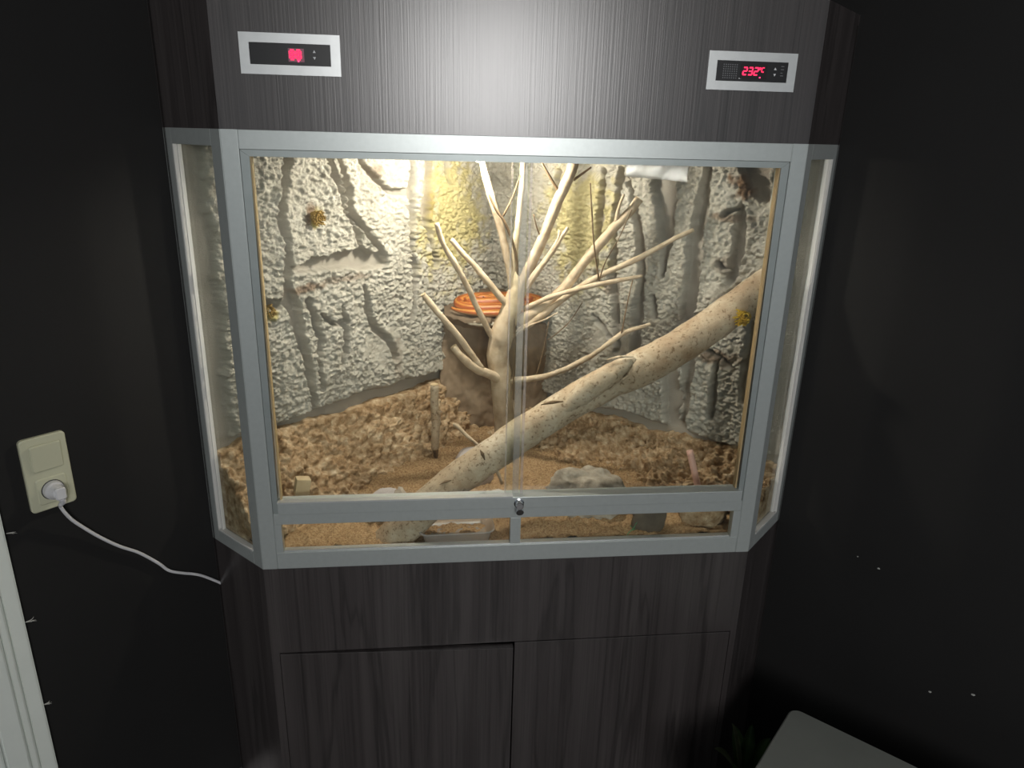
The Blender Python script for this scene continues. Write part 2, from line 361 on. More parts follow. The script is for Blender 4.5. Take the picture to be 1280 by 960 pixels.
for px, py in ((13, 666), (36, 777), (58, 880)):
    s, z, _ = wall_px('L', px, py, 0.006)
    bm = bmesh.new()
    for k in range(6):
        ds = random.uniform(0.004, 0.014); dz = random.uniform(-0.007, 0.006)
        t = tube([wall_pt('L', s-0.006, 0.003, z), wall_pt('L', s+ds*0.5, 0.006, z+dz*0.4), wall_pt('L', s+ds, 0.005, z+dz)], [0.0008, 0.0006, 0.0003], n=4, res=3)
        me = bpy.data.meshes.new('t'); t.to_mesh(me); t.free(); bm.from_mesh(me); bpy.data.meshes.remove(me)
    obj('tape_shred', bm, 'chip_white', tr)
wr = bpy.data.objects['wall_right']
for px, py, r in ((1072, 696, 0.0020), (1098, 711, 0.0030), (1162, 865, 0.0034), (1216, 869, 0.0038)):
    s, z, _ = wall_px('R', px, py, 0.002)
    bm = bmesh.new(); pts = []
    for k in range(9):
        a = k/9*2*math.pi; rr = r*random.uniform(0.45, 1.1)
        pts.append((s+math.cos(a)*rr*1.3, z+math.sin(a)*rr*0.8))
    a0 = [bm.verts.new(wall_pt('R', q[0], 0.0, q[1])) for q in pts]; a1 = [bm.verts.new(wall_pt('R', s+(q[0]-s)*0.8, 0.0018, z+(q[1]-z)*0.8)) for q in pts]
    bm.faces.new(a1)
    for i in range(9): bm.faces.new((a0[i], a0[(i+1) % 9], a1[(i+1) % 9], a1[i]))
    obj('plaster_chip', bm, 'chip_white', wr)

# ================================================================== the terrarium cabinet
cab = thing('terrarium_cabinet', 'tall dark wood-grain corner cabinet with lit glass terrarium and aluminium frame', 'terrarium', (0, 0.3, 0.0))
TP = 0.018
def mitre(pt0, pt1): pass
LS = S/R2                                        # length of the short side faces
obj('header_panel', box(-W, W, 0, TP, ZT, ZTOP), 'laminate', cab)
for sd in 'LR':
    obj('side_header_panel', side_box(sd, 0.0005, LS, 0, TP, ZT, ZTOP), 'laminate', cab)
    obj('side_base_panel', side_box(sd, 0.0005, LS, 0, TP, 0.0, ZB), 'laminate', cab)
PENT = [(-W, 0), (W, 0), (W+S, S), (0, YC), (-W-S, S)]
def inset(d): return [(-W+d*0.42, d), (W-d*0.42, d), (W+S-d*1.414, S), (0, YC-d*1.414), (-W-S+d*1.414, S)]
obj('top_panel', prism(bmesh.new(), inset(0.020), ZTOP-0.018, ZTOP-0.0005), 'laminate', cab)
obj('terrarium_ceiling', prism(bmesh.new(), inset(0.020), 1.692, 1.708), 'laminate_inside', cab)
obj('terrarium_floor', prism(bmesh.new(), inset(0.020), 0.752, 0.772), 'laminate_inside', cab)
for sd in 'LR':
    A, e, n = WALLS[sd]
    p = [A+n*0.002, A+e*(LC-0.004)+n*0.002, A+e*(LC-0.012)+n*0.010, A+n*0.010+e*0.0]
    obj('back_panel', prism(bmesh.new(), [tuple(q) for q in p], 0.0, ZTOP-0.02), 'laminate_inside', cab)
# base with two doors
obj('apron_panel', box(-W, W, 0, TP, 0.543, ZB), 'laminate', cab)
obj('door_stile', box(-W, -0.547, 0, TP, 0.0, 0.543), 'laminate', cab)
obj('door_stile', box(0.550, W, 0, TP, 0.0, 0.543), 'laminate', cab)
obj('plinth', box(-0.547, 0.550, 0.012, 0.03, 0.0, 0.07), 'laminate', cab)
bm = box(-0.5455, 0.0025, 0.0, TP, 0.075, 0.5385, 0.0012)
bmesh.ops.rotate(bm, cent=(-0.5455, TP, 0), matrix=Matrix.Rotation(math.radians(-1.9), 3, 'Z'), verts=bm.verts)
obj('cabinet_door', bm, 'laminate', cab)
obj('cabinet_door', box(0.0065, 0.5485, -0.001, TP-0.001, 0.075, 0.5405, 0.0012), 'laminate', cab)
# aluminium frame
for sd, k in (('L', -1), ('R', 1)):
    q = side_quad(sd, 0.034, 0.034, 0.0, 0.016)
    p = [(k*W, 0), (k*0.5335, 0), (k*0.5335, 0.018), (k*(W-0.010), 0.018), q[2], q[0]]
    bm = prism(bmesh.new(), p, ZB, ZT)
    bmesh.ops.bevel(bm, geom=[x for x in bm.edges if abs(x.verts[0].co.z-x.verts[1].co.z) > 0.5], offset=0.0012, segments=2, affect='EDGES')
    obj('corner_post', bm, 'aluminium', cab)
    obj('side_rear_post', side_box(sd, 0.180, LS, 0.0, 0.018, ZB, ZT), 'aluminium', cab)
    obj('side_top_rail', side_box(sd, 0.0345, 0.1795, 0.0, 0.018, 1.670, ZT), 'aluminium', cab)
    obj('side_bottom_rail', side_box(sd, 0.0345, 0.1795, 0.0, 0.018, ZB, 0.801), 'aluminium', cab)
    obj('side_seal', side_box(sd, 0.1745, 0.1785, -0.001, 0.012, 0.803, 1.670), 'seal_white', cab)
    obj('side_seal', side_box(sd, 0.1665, 0.1690, 0.004, 0.012, 0.805, 1.670), 'seal_white', cab)
    obj('side_seal', side_box(sd, 0.036, 0.1740, -0.001, 0.012, 0.802, 0.806), 'seal_white', cab)
    obj('side_pane', side_box(sd, 0.0345, 0.1795, 0.008, 0.012, 0.795, 1.676), 'glass', cab)
obj('top_rail', box(-0.533, 0.533, 0, 0.018, 1.6655, ZT, 0.0008), 'aluminium', cab)
# mitred inner frame of the sliding front
ix, it, ox, ot = 0.5165, 1.653, 0.5328, 1.6650
obj('inner_top_rail', poly_y([(-ox, ot), (ox, ot), (ix+0.0004, it), (-ix-0.0004, it)], 0.003, 0.030), 'aluminium_inner', cab)
for k in (-1, 1):
    obj('inner_side_rail', poly_y([(k*ox, ot-0.0008), (k*ix, it-0.0004), (k*(ix+0.005), 0.9085), (k*ox, 0.9085)], 0.003, 0.030), 'aluminium_inner', cab)
    obj('brush_seal', box(min(k*0.5135, k*0.5165), max(k*0.5135, k*0.5165), 0.006, 0.020, 0.938, 1.653), 'seal_gold', cab)
obj('middle_rail', box(-0.5328, 0.5328, 0, 0.030, 0.8815, 0.9080, 0.0008), 'aluminium', cab)
obj('slide_track', box(-0.5205, 0.5275, -0.006, 0.030, 0.9086, 0.9360, 0.0010), 'aluminium', cab)
obj('slide_track_lip', box(-0.5205, -0.008, -0.008, 0.008, 0.9362, 0.9395), 'aluminium_bright', cab)
obj('bottom_rail', box(-0.5328, 0.5328, 0, 0.018, ZB, 0.8110, 0.0008), 'aluminium', cab)
obj('sill_lip', box(-0.5165, 0.5145, 0.004, 0.018, 0.8112, 0.8140), 'aluminium_bright', cab)
for k in (-1, 1):
    x = (-0.5328, -0.5175) if k < 0 else (0.5155, 0.5328)
    obj('lower_side_rail', box(x[0], x[1], 0, 0.018, 0.8112, 0.8813), 'aluminium', cab)
obj('lower_mullion', box(-0.0115, 0.0125, 0, 0.018, 0.8142, 0.8813, 0.0006), 'aluminium', cab)
obj('lower_pane', box(-0.5173, -0.0117, 0.009, 0.013, 0.8142, 0.8813), 'glass', cab)
obj('lower_pane', box(0.0127, 0.5153, 0.009, 0.013, 0.8142, 0.8813), 'glass', cab)
p1 = obj('sliding_pane', box(-0.515, 0.0100, 0.0085, 0.0125, 0.930, 1.662), 'glass', cab)
p2 = obj('sliding_pane', box(-0.0220, 0.515, 0.0185, 0.0225, 0.930, 1.662), 'glass', cab)
for x0, x1, y0, y1, par in ((0.0100, 0.0150, 0.0060, 0.0150, p1), (-0.0250, -0.0220, 0.0160, 0.0250, p2), (-0.0075, 0.0065, 0.0128, 0.0165, p1)):
    obj('edge_strip', box(x0, x1, y0, y1, 0.934, 1.658, 0.0008), 'plastic_clear', par, label='clear plastic strip along the glass edge')
lock = obj('cam_lock', tube([(0.006, -0.004, 0.922), (0.006, -0.0085, 0.922), (0.006, -0.0095, 0.922), (0.006, -0.022, 0.922), (0.006, -0.0235, 0.922)], [0.0115, 0.0115, 0.009, 0.009, 0.0075], n=28, res=1), 'chrome', cab, label='small chrome cylinder lock')
kb = tube([(0.006, -0.0225, 0.909), (0.006, -0.0225, 0.901)], [0.0085, 0.0085], n=24, res=1, flat=0.55)
obj('key_face', tube([(0.007, -0.014, 0.9085), (0.007, -0.0225, 0.906)], [0.0085, 0.0085], n=24, res=1), 'chrome', lock)
# digital controllers
SEG = {'2': 'abged', '3': 'abgcd', '8': 'abcdefg', 'c': 'aefd', 'o': 'abgf'}
def digit(bm, ch, x, z, w, h, t, y0, y1, sh=0.12):
    def bar(ax, az, bx, bz):
        dx, dz = bx-ax, bz-az; l = math.hypot(dx, dz); px, pz = -dz/l*t/2, dx/l*t/2
        q = [(ax+px, az+pz), (bx+px, bz+pz), (bx-px, bz-pz), (ax-px, az-pz)]
        q = [(a+sh*(b-z), b) for a, b in q]
        a = [bm.verts.new((u, y0, v)) for u, v in q]; b = [bm.verts.new((u, y1, v)) for u, v in q]
        bm.faces.new(a); bm.faces.new(b[::-1])
        for i in range(4): bm.faces.new((a[i], a[(i+1) % 4], b[(i+1) % 4], b[i]))
    g = t*0.12
    s = {'a': (x, z+h, x+w, z+h), 'd': (x, z, x+w, z), 'g': (x, z+h/2, x+w, z+h/2), 'f': (x, z+h/2+g, x, z+h-g), 'b': (x+w, z+h/2+g, x+w, z+h-g), 'e': (x, z+g, x, z+h/2-g), 'c': (x+w, z+g, x+w, z+h/2-g)}
    for c in SEG[ch]: bar(*s[c])
def controller(cx, left):
    cz = 1.8285 if left else 1.8283
    x0, x1, z0, z1 = cx-0.0875, cx+0.0875, cz-0.0340, cz+0.0340
    u0, u1, v0, v1 = (cx-0.0705, cx+0.0705, cz-0.0180, cz+0.0180)
    bm = bmesh.new()
    o = [(x0, z0), (x1, z0), (x1, z1), (x0, z1)]; i = [(u0, v0), (u1, v0), (u1, v1), (u0, v1)]
    of = [bm.verts.new((a, -0.0030, b)) for a, b in o]; inf = [bm.verts.new((a, -0.0030, b)) for a, b in i]
    ob = [bm.verts.new((a, 0.0, b)) for a, b in o]; ib = [bm.verts.new((a, 0.0, b)) for a, b in i]
    for k in range(4):
        j = (k+1) % 4
        bm.faces.new((of[k], of[j], inf[j], inf[k])); bm.faces.new((of[k], ob[k], ob[j], of[j])); bm.faces.new((inf[k], inf[j], ib[j], ib[k])); bm.faces.new((ob[k], ib[k], ib[j], ob[j]))
    c = obj('digital_controller', bm, 'aluminium_bright', cab, label='small digital controller in a brushed metal bezel, '+('left, glowing pink square display' if left else 'right, red digits lit'))
    obj('faceplate', box(u0+0.0004, u1-0.0004, -0.0022, -0.0001, v0+0.0004, v1-0.0004), 'black_plastic', c)
    Y = -0.0022
    if left:
        obj('display', box(-0.4325, -0.4050, Y-0.0008, Y, 1.8165, 1.8385), 'display_bg', c)
        bm = bmesh.new()
        digit(bm, '8', -0.4290, 1.8215, 0.0066, 0.0134, 0.0048, Y-0.0014, Y-0.0009, 0.0)
        digit(bm, '8', -0.4180, 1.8215, 0.0066, 0.0134, 0.0048, Y-0.0014, Y-0.0009, 0.0)
        obj('display_digits', bm, 'led_red', c)
        obj('indicator_light', box(-0.4165, -0.4140, Y-0.0019, Y-0.0001, 1.8165, 1.8188), 'led_hot', c)
        ax = -0.3870
    else:
        obj('display', box(0.4060, 0.4585, Y-0.0008, Y, 1.8150, 1.8425), 'display_dark', c)
        bm = bmesh.new()
        digit(bm, '2', 0.4105, 1.8225, 0.0070, 0.0125, 0.0026, Y-0.0014, Y-0.0009)
        digit(bm, '3', 0.4215, 1.8225, 0.0070, 0.0125, 0.0026, Y-0.0014, Y-0.0009)
        digit(bm, '2', 0.4325, 1.8225, 0.0070, 0.0125, 0.0026, Y-0.0014, Y-0.0009)
        digit(bm, 'o', 0.4420, 1.8290, 0.0030, 0.0062, 0.0018, Y-0.0014, Y-0.0009)
        digit(bm, 'c', 0.4475, 1.8280, 0.0045, 0.0075, 0.0018, Y-0.0014, Y-0.0009)
        obj('display_digits', bm, 'led_red', c)
        obj('indicator_light', box(0.4440, 0.4465, Y-0.0019, Y-0.0001, 1.8170, 1.8192), 'led_hot', c)
        obj('status_mark', box(0.4040, 0.4085, Y-0.0006, Y, 1.8148, 1.8163), 'print_grey', c)
        bm = bmesh.new()
        for a in range(7):
            for b in range(7):
                t = box(0.3715+a*0.0043, 0.3735+a*0.0043, Y-0.0006, Y, 1.8150+b*0.0039, 1.8168+b*0.0039)
                me = bpy.data.meshes.new('t'); t.to_mesh(me); t.free(); bm.from_mesh(me); bpy.data.meshes.remove(me)
        obj('speaker_grille', bm, 'grille_dark', c)
        for k, zz in enumerate((1.8385, 1.8330, 1.8268, 1.8220)):
            obj('printed_line', box(0.4860, 0.4920-(k == 2)*0.002, Y-0.0004, Y, zz, zz+0.0012), 'grille_dark', c)
        ax = 0.4745
    for k in (-1, 1):
        zc = 1.8290+k*0.0045
        obj('arrow_button', poly_y([(ax-0.0026, zc-k*0.0012), (ax+0.0026, zc-k*0.0012), (ax, zc+k*0.0034)], Y-0.0007, Y), 'print_grey', c)
controller(-0.4290, True); controller(0.4290, False)

# ---------------- sculpted rock background, one relief per back wall (lines measured on the photograph, placed on the wall)
GROOVES = {'L': [
 [(360, 195, 12), (353, 240, 8), (350, 270, 9), (357, 300, 9), (361, 322, 9), (357, 350, 8), (361, 372, 16), (371, 402, 15), (381, 440, 14), (388, 475, 11), (394, 510, 7)],
 [(386, 376, 4), (398, 405, 8), (403, 428, 7), (399, 452, 5), (404, 486, 4)],
 [(431, 384, 3), (436, 410, 6), (436, 430, 7), (431, 455, 3)],
 [(458, 360, 5), (466, 398, 5), (472, 412, 8), (488, 424, 10), (497, 447, 6)],
 [(410, 196, 4), (424, 232, 5), (432, 262, 5), (446, 285, 6), (456, 312, 4)],
 [(424, 196, 5), (437, 240, 6), (439, 262, 7), (452, 296, 8)],
 [(440, 262, 5), (462, 292, 6), (480, 315, 6)],
 [(372, 338, 7), (392, 331, 15), (440, 325, 20), (478, 326, 18)],
 [(452, 200, 5), (468, 222, 7), (486, 238, 6), (512, 241, 4)],
 [(513, 196, 7), (511, 245, 8), (514, 300, 5), (520, 345, 6), (516, 400, 5)],
 [(534, 198, 15), (530, 235, 13), (527, 260, 12), (540, 308, 5), (546, 330, 7)],
 [(555, 198, 4), (560, 232, 5)],
 [(322, 380, 8), (345, 380, 9)],
 [(405, 395, 3), (420, 405, 4), (440, 404, 3)],
 ], 'R': [
 [(756, 212, 5), (751, 258, 7), (748, 300, 8), (744, 345, 4)],
 [(778, 212, 7), (770, 258, 8), (767, 300, 7), (765, 345, 9), (768, 395, 10), (770, 440, 8)],
 [(784, 222, 4), (794, 256, 7), (798, 300, 9), (800, 345, 9), (795, 385, 10), (791, 450, 10)],
 [(827, 218, 24), (832, 262, 22), (831, 300, 15), (826, 345, 6)],
 [(884, 212, 8), (876, 260, 14), (868, 300, 18), (864, 345, 18), (857, 400, 13)],
 [(928, 262, 10), (922, 320, 12), (914, 350, 12)],
 [(938, 196, 24), (948, 226, 22), (956, 246, 12)],
 [(836, 450, 18), (838, 500, 20), (838, 545, 18)],
 [(866, 425, 16), (858, 480, 12), (849, 550, 9)],
 [(898, 452, 8), (892, 490, 9), (888, 524, 7)],
 [(941, 405, 10), (936, 450, 8), (928, 500, 8)],
 [(880, 437, 6), (900, 446, 8), (918, 462, 6)],
 [(814, 372, 5), (818, 398, 5)],
 [(740, 395, 4), (758, 418, 6), (776, 442, 6)],
 [(905, 268, 4), (920, 262, 5)],
 [(702, 215, 5), (690, 262, 6), (684, 300, 4)],
 [(898, 330, 4), (912, 340, 4)],
 ]}
STAINS_GLOW = {'L': [((392, 268), 9, 15, 0, 0.8), ((398, 272), 7, 12, 1, 0.9), ((385, 360), 22, 7, 0, 0.75), ((430, 350), 34, 5, 0, 0.45), ((533, 255), 6, 22, 0, 0.8), ((532, 210), 6, 22, 0, 0.4), ((337, 392), 7, 8, 1, 0.7), ((500, 455), 5, 40, 0, 0.3), ((565, 270), 42, 85, 1, 0.62), ((470, 215), 9, 12, 0, 0.5)],
          'R': [((725, 280), 38, 80, 1, 0.55), ((940, 225), 20, 22, 0, 0.95), ((900, 447), 26, 10, 0, 0.7), ((912, 272), 22, 6, 0, 0.6), ((760, 362), 6, 12, 0, 0.5), ((905, 330), 10, 12, 0, 0.35)]}  # widest yellow patches by the corner: lamp glow and pigment mixed into the colour
def relief(side, zb):
    du = 0.0023
    s = np.arange(0.0125, LC-0.030, du); z = np.arange(0.90, 1.6915, du)
    Sg, Zg = np.meshgrid(s, z, indexing='ij')
    OFF = 0.055
    jit = 0.0030*fbm(Sg*70, Zg*70, 11, 3)+0.004*fbm(Sg*22, Zg*22, 15, 2)
    dmin = np.full(Sg.shape, 1.0)
    for line in GROOVES[side]:
        q = []
        for px, py, w in line:
            a, b, dist = wall_px(side, px, py, OFF)
            q.append((a, b, w*0.5*dist/FPX*1.15))
        for (a0, b0, w0), (a1, b1, w1) in zip(q, q[1:]):
            dx, dz = a1-a0, b1-b0; L2 = dx*dx+dz*dz
            t = np.clip(((Sg-a0)*dx+(Zg-b0)*dz)/L2, 0, 1)
            dmin = np.minimum(dmin, np.hypot(Sg-a0-t*dx, Zg-b0-t*dz)-(w0+(w1-w0)*t))
    g = 1-sstep(-0.0035, 0.0035, dmin+jit)                      # 1 inside a groove
    endband = 1-sstep(0.045, 0.060, Sg+jit*1.5)                 # smooth edge by the side pane
    smooth = np.maximum(g, endband)
    lipn = sstep(0.0, 0.05, fbm(Sg*9, Zg*9, 31, 3)-0.62)*0.8     # some worn patches
    big = 0.011*fbm(Sg*6, Zg*3.2, 5, 3)+0.004*fbm(Sg*20, Zg*9, 8, 2)
    st = 0.0056*fbm(Sg*118, Zg*145, 21, 3, 0.65)+0.0022*np.abs(fbm(Sg*170, Zg*210, 27, 2))
    off = OFF+big*0.8-0.028*g-0.026*endband+st*(1-smooth)*(1-lipn*0.8)+0.004*np.exp(-(np.maximum(dmin, 0)/0.012)**2)*(1-g)
    edge = zb+0.010*fbm(Sg*9, Sg*0+1.7, 41, 3)
    under = 1-sstep(-0.006, 0.010, Zg-edge)
    off = off*(1-under)+0.026*under
    off[0, :] = 0.012
    A, e, n = WALLS[side]
    P = np.stack([A[0]+e[0]*Sg+n[0]*off, A[1]+e[1]*Sg+n[1]*off, Zg], -1)
    me = grid_mesh('rock_background', P, flip=(side == 'R'))
    tone = np.zeros((*Sg.shape, 4)); tone[..., 3] = 1
    for (px, py), rx, ry, ch, amt in STAINS_GLOW[side]:
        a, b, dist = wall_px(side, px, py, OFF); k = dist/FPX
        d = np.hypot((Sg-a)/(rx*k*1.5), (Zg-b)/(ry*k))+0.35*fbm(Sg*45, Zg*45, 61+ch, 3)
        tone[..., ch] = np.maximum(tone[..., ch], amt*(1-sstep(0.45, 1.15, d)))
    tone[..., 2] = np.maximum(0.85*smooth, 0.9*under)
    at = me.color_attributes.new('stain_glow', 'FLOAT_COLOR', 'POINT'); at.data.foreach_set('color', tone.reshape(-1))
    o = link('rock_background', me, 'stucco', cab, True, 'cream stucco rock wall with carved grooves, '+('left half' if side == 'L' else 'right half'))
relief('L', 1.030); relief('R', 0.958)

# ---------------- soil and the lumpy banks
def soil_h(x, y):
    h = 0.806+0.045*sstep(0.05, 0.45, y)
    h = h+0.030*np.exp(-(((x-0.13)/0.13)**2+((y-0.16)/0.10)**2))-0.018*np.exp(-(((x+0.11)/0.13)**4+((y-0.08)/0.08)**4))
    return h+0.006*fbm(x*14, y*14, 71, 3)
def soil():
    du = 0.0042
    x = np.arange(-W-S+0.02, W+S-0.02, du); y = np.arange(0.0205, YC-0.03, du)
    X, Y = np.meshgrid(x, y, indexing='ij')
    Z = soil_h(X, Y)+0.0032*fbm(X*110, Y*110, 75, 3, 0.65)+0.004*sstep(0.25, 0.7, fbm(X*45, Y*45, 79, 2))
    ok = (np.abs(X)+Y < YC-0.022) & (np.abs(X)-Y < W-0.022)
    keep = ok[:-1, :-1] & ok[1:, :-1] & ok[1:, 1:] & ok[:-1, 1:]
    me = grid_mesh('soil', np.stack([X, Y, Z], -1), keep)
    o = link('soil', me, 'soil', None, True)
    o['kind'] = 'stuff'; o['label'] = 'loose brown coconut-fibre soil covering the terrarium floor'; o['category'] = 'soil'
soil()
def bank(side, top_off, top_z, wid, bot_z, s1, label):
    du = 0.0026
    s = np.arange(0.016, s1, du); v = np.linspace(0, 1, 110)
    Sg, V = np.meshgrid(s, v, indexing='ij')
    wv = wid(Sg) if callable(wid) else wid
    tz = top_z+0.012*fbm(Sg*8, Sg*0, 83, 3)
    off = top_off+(wv-top_off)*(0.15*V+0.85*V**1.25)
    z = tz+(bot_z-tz)*(V**0.9)
    ln = np.hypot(wv-top_off, top_z-bot_z); vv = V*ln
    wx = 0.25*fbm(Sg*30, vv*30, 93, 2); c = cells(Sg*40+wx, vv*40-wx, 91); c2 = cells(Sg*95+3, vv*95, 95)
    lump = 0.024*(0.5-c)+0.009*(0.5-c2)+0.012*fbm(Sg*13, vv*13, 97, 3)+0.003*fbm(Sg*190, vv*190, 99, 2)
    lump *= (0.35+0.65*sstep(0, 0.1, V))*(1.0 if side == 'L' else 1.3)
    nx = (top_z-bot_z)/ln; nz = np.mean(wv-top_off)/np.mean(ln)
    off = np.maximum(off+lump*nx, 0.016); z = z+lump*nz
    top = V < 1e-6
    A, e, n = WALLS[side]
    P = np.stack([A[0]+e[0]*Sg+n[0]*off, A[1]+e[1]*Sg+n[1]*off, z], -1)
    back = P[:, :1].copy(); back[:, 0, 0] = A[0]+e[0]*s+n[0]*0.016; back[:, 0, 1] = A[1]+e[1]*s+n[1]*0.016
    P = np.concatenate([back, P], 1)
    caps = []
    for j in range(26, 0, -1):                                     # face of the bank against the side pane
        cp = P[:1].copy(); f = j/26; cp[0, :, 2] = cp[0, :, 2]*(1-f)+0.79*f
        oo = (cp[0, :, 0]-A[0])*n[0]+(cp[0, :, 1]-A[1])*n[1]
        w_ = 0.0022+0.0032*fbm(oo*60, cp[0, :, 2]*60, 44, 3); cp[0, :, 0] -= e[0]*w_*0.6; cp[0, :, 1] -= e[1]*w_*0.6; caps.append(cp)
    P = np.concatenate(caps+[P], 0)
    ok = P[..., 1] > 0.024
    ok &= (np.abs(P[..., 0])-P[..., 1] < W-0.0175)
    keep = ok[:-1, :-1] & ok[1:, :-1] & ok[1:, 1:] & ok[:-1, 1:]
    me = grid_mesh('earth_bank', P, keep, flip=(side == 'L'))
    o = link('earth_bank', me, 'bank_earth', None, True)
    o['kind'] = 'stuff'; o['label'] = label; o['category'] = 'earth bank'
bank('L', 0.052, 1.005, 0.185, 0.815, LC-0.22, 'lumpy light brown earth bank along the foot of the left rock wall')
bank('R', 0.045, 0.940, lambda s: 0.14+0.15*sstep(0.12, 0.70, s), 0.815, LC-0.20, 'lumpy light brown earth bank along the foot of the right rock wall')

# ---------------- clay pillar in the corner
ZL = 1.205
pil = thing('clay_pillar', 'clay corner pillar in shade-darkened brown with a broad perch top under the snake', 'pillar', (0, 0.62, 0.80))
def pillar():
    def shape(zs, wf, yf, lipf, rough, sd, tilt=0.0):
        bm = bmesh.new(); rings = []; nP = 71
        for i, z in enumerate(zs):
            t = i/(len(zs)-1); w = wf(t); ring = []
            for k in range(nP):
                u = -1+2*k/(nP-1); x = w*u
                y = yf(u)+lipf(t)-rough*float(fbm(x*26, z*20, sd, 4, 0.6))-rough*0.25*float(fbm(x*110, z*110, sd+4, 2))
                ring.append(bm.verts.new((x, y, z+rough*0.5*float(fbm(x*24, 1.0, sd+9, 3)))))
            ring.append(bm.verts.new((w, max(YC-0.045-w, yf(1)+0.02), z))); ring.append(bm.verts.new((0, YC-0.035, z))); ring.append(bm.verts.new((-w, max(YC-0.045-w, yf(1)+0.02), z)))
            rings.append(ring)
        n = len(rings[0])
        for p, q in zip(rings, rings[1:]):
            for k in range(n): bm.faces.new((p[k], p[(k+1) % n], q[(k+1) % n], q[k]))
        zt_ = zs[-1]; cen = bm.verts.new((0, 0.64, zt_))
        if tilt:
            for v in rings[-1]+[cen]: v.co.z += tilt*max(0.0, v.co.y-0.53)
        for k in range(n): bm.faces.new((rings[-1][k], rings[-1][(k+1) % n], cen))
        bm.faces.new(rings[0][::-1]); return bm
    obj('pillar_body', shape(np.linspace(0.80, ZL-0.03, 60), lambda t: 0.174-0.020*t, lambda u: 0.612+0.02*abs(u)**3, lambda t: 0.0, 0.006, 5), 'clay_shaded', pil, True)
    zs = [ZL-0.055, ZL-0.045, ZL-0.034, ZL-0.022, ZL-0.010, ZL-0.003, ZL]
    obj('perch_top', shape(zs, lambda t: 0.150-0.004*abs(t-0.6), lambda u: 0.515+0.075*abs(u)**3.5, lambda t: 0.115*(1-t), 0.010, 15, 0.24), 'clay_shaded', pil, True)
    obj('broken_edge', tube([(-0.085, 0.530, ZL-0.004), (-0.06, 0.522, ZL-0.003), (-0.03, 0.520, ZL-0.004), (0.0, 0.520, ZL-0.003), (0.03, 0.522, ZL-0.003)], [0.004, 0.011, 0.012, 0.010, 0.004], n=14, res=8, noise=0.004, nscale=90, seed=31, flat=0.6), 'perch_clay', pil, True)
pillar()
def rock(name, c, r, matname, seed, amp=0.35, flat=(1, 1, 1), sub=4, rot=0.0, smooth=True, ns=2.2):
    bm = bmesh.new(); bmesh.ops.create_icosphere(bm, subdivisions=sub, radius=1.0)
    for v in bm.verts:
        q = np.array(v.co)
        d = 1+amp*float(fbm3(q*ns*0.5+seed*3.7, seed))+amp*0.35*float(fbm3(q*ns*2+seed, seed+5))
        v.co = Vector((q[0]*r[0]*d, q[1]*r[1]*d, q[2]*r[2]*d))
    if rot: bmesh.ops.rotate(bm, cent=(0, 0, 0), matrix=Matrix.Rotation(rot, 3, 'Y'), verts=bm.verts)
    bmesh.ops.translate(bm, vec=Vector(c), verts=bm.verts)
    return recentre(obj(name, bm, matname, None, smooth))

# ---------------- snake coiled on the pillar
def snake():
    pts = []; rad = []
    cx, cy = 0.006, 0.606
    N = 190; turns = 2.75
    for i in range(N):
        t = i/(N-1); a = math.radians(200)+t*turns*2*math.pi
        q = t*turns
        lay = 0.9*min(1.0, max(0.0, q-0.9))+0.5*min(1.0, max(0.0, q-1.9))
        ax, ay = max(0.142-0.031*q, 0.03), max(0.066-0.0235*q, 0.008)
        pts.append((cx+ax*math.cos(a), cy+ay*math.sin(a)-0.003*lay, ZL+0.016+0.011*lay+0.0015*math.sin(a*3)+0.24*(cy+ay*math.sin(a)-0.53)))
        rad.append(0.0155*min(1, 0.28+t*6.5))
    # neck and head
    L = len(pts)
    for k in range(L-16, L):
        rad[k] = 0.0105-0.0025*((k-(L-16))/15)
    p = np.array(pts[-1]); d = p-np.array(pts[-2]); d /= np.linalg.norm(d)
    for dist, r in ((0.008, 0.0105), (0.018, 0.0125), (0.030, 0.0112), (0.040, 0.0075), (0.044, 0.0035)):
        pts.append(tuple(p+d*dist)); rad.append(r)
    bm, rings = tube(pts, rad, n=18, res=2, ret=True)
    bm.verts.index_update(); info = []
    for i, rg in enumerate(rings):
        c = sum((v.co for v in rg), Vector())/len(rg)
        for v in rg:
            up = (v.co-c).normalized().z; info.append((i/len(rings), up))
    me = bpy.data.meshes.new('corn_snake'); bm.to_mesh(me); bm.free()
    col = np.ones((len(me.vertices), 4))
    for k, (t, up) in enumerate(info):
        # dark orange stripes along a pale orange back, brick red flanks
        ang = math.degrees(math.acos(max(-1, min(1, up))))
        v = float(vn(t*160, ang*0.05, 0, 3))
        if ang < 14: c = (0.72, 0.30, 0.07)
        elif ang < 32: c = (0.42, 0.09, 0.02)
        elif ang < 55: c = (0.74, 0.33, 0.08)
        elif ang < 74: c = (0.45, 0.10, 0.03)
        elif ang < 105: c = (0.58, 0.19, 0.06)
        else: c = (0.62, 0.36, 0.20)
        f = 0.72*(1+0.18*v)
        col[k, :3] = [min(1, q*f) for q in c]
    at = me.color_attributes.new('skin', 'FLOAT_COLOR', 'POINT'); at.data.foreach_set('color', col.reshape(-1))
    o = thing('corn_snake', 'orange and red striped snake coiled on top of the clay pillar', 'snake', (cx, cy, ZL))
    link('body', me, 'snake_skin', o, True)
    hp = p+d*0.024; sd = np.cross(d, (0, 0, 1)); sd /= np.linalg.norm(sd)
    for k in (-1, 1):
        bm = bmesh.new(); bmesh.ops.create_uvsphere(bm, u_segments=10, v_segments=8, radius=0.0026, matrix=Matrix.Translation(Vector(hp+sd*k*0.0095+np.array([0, 0, 0.0045]))))
        obj('eye', bm, 'eye_black', o, True)
snake()

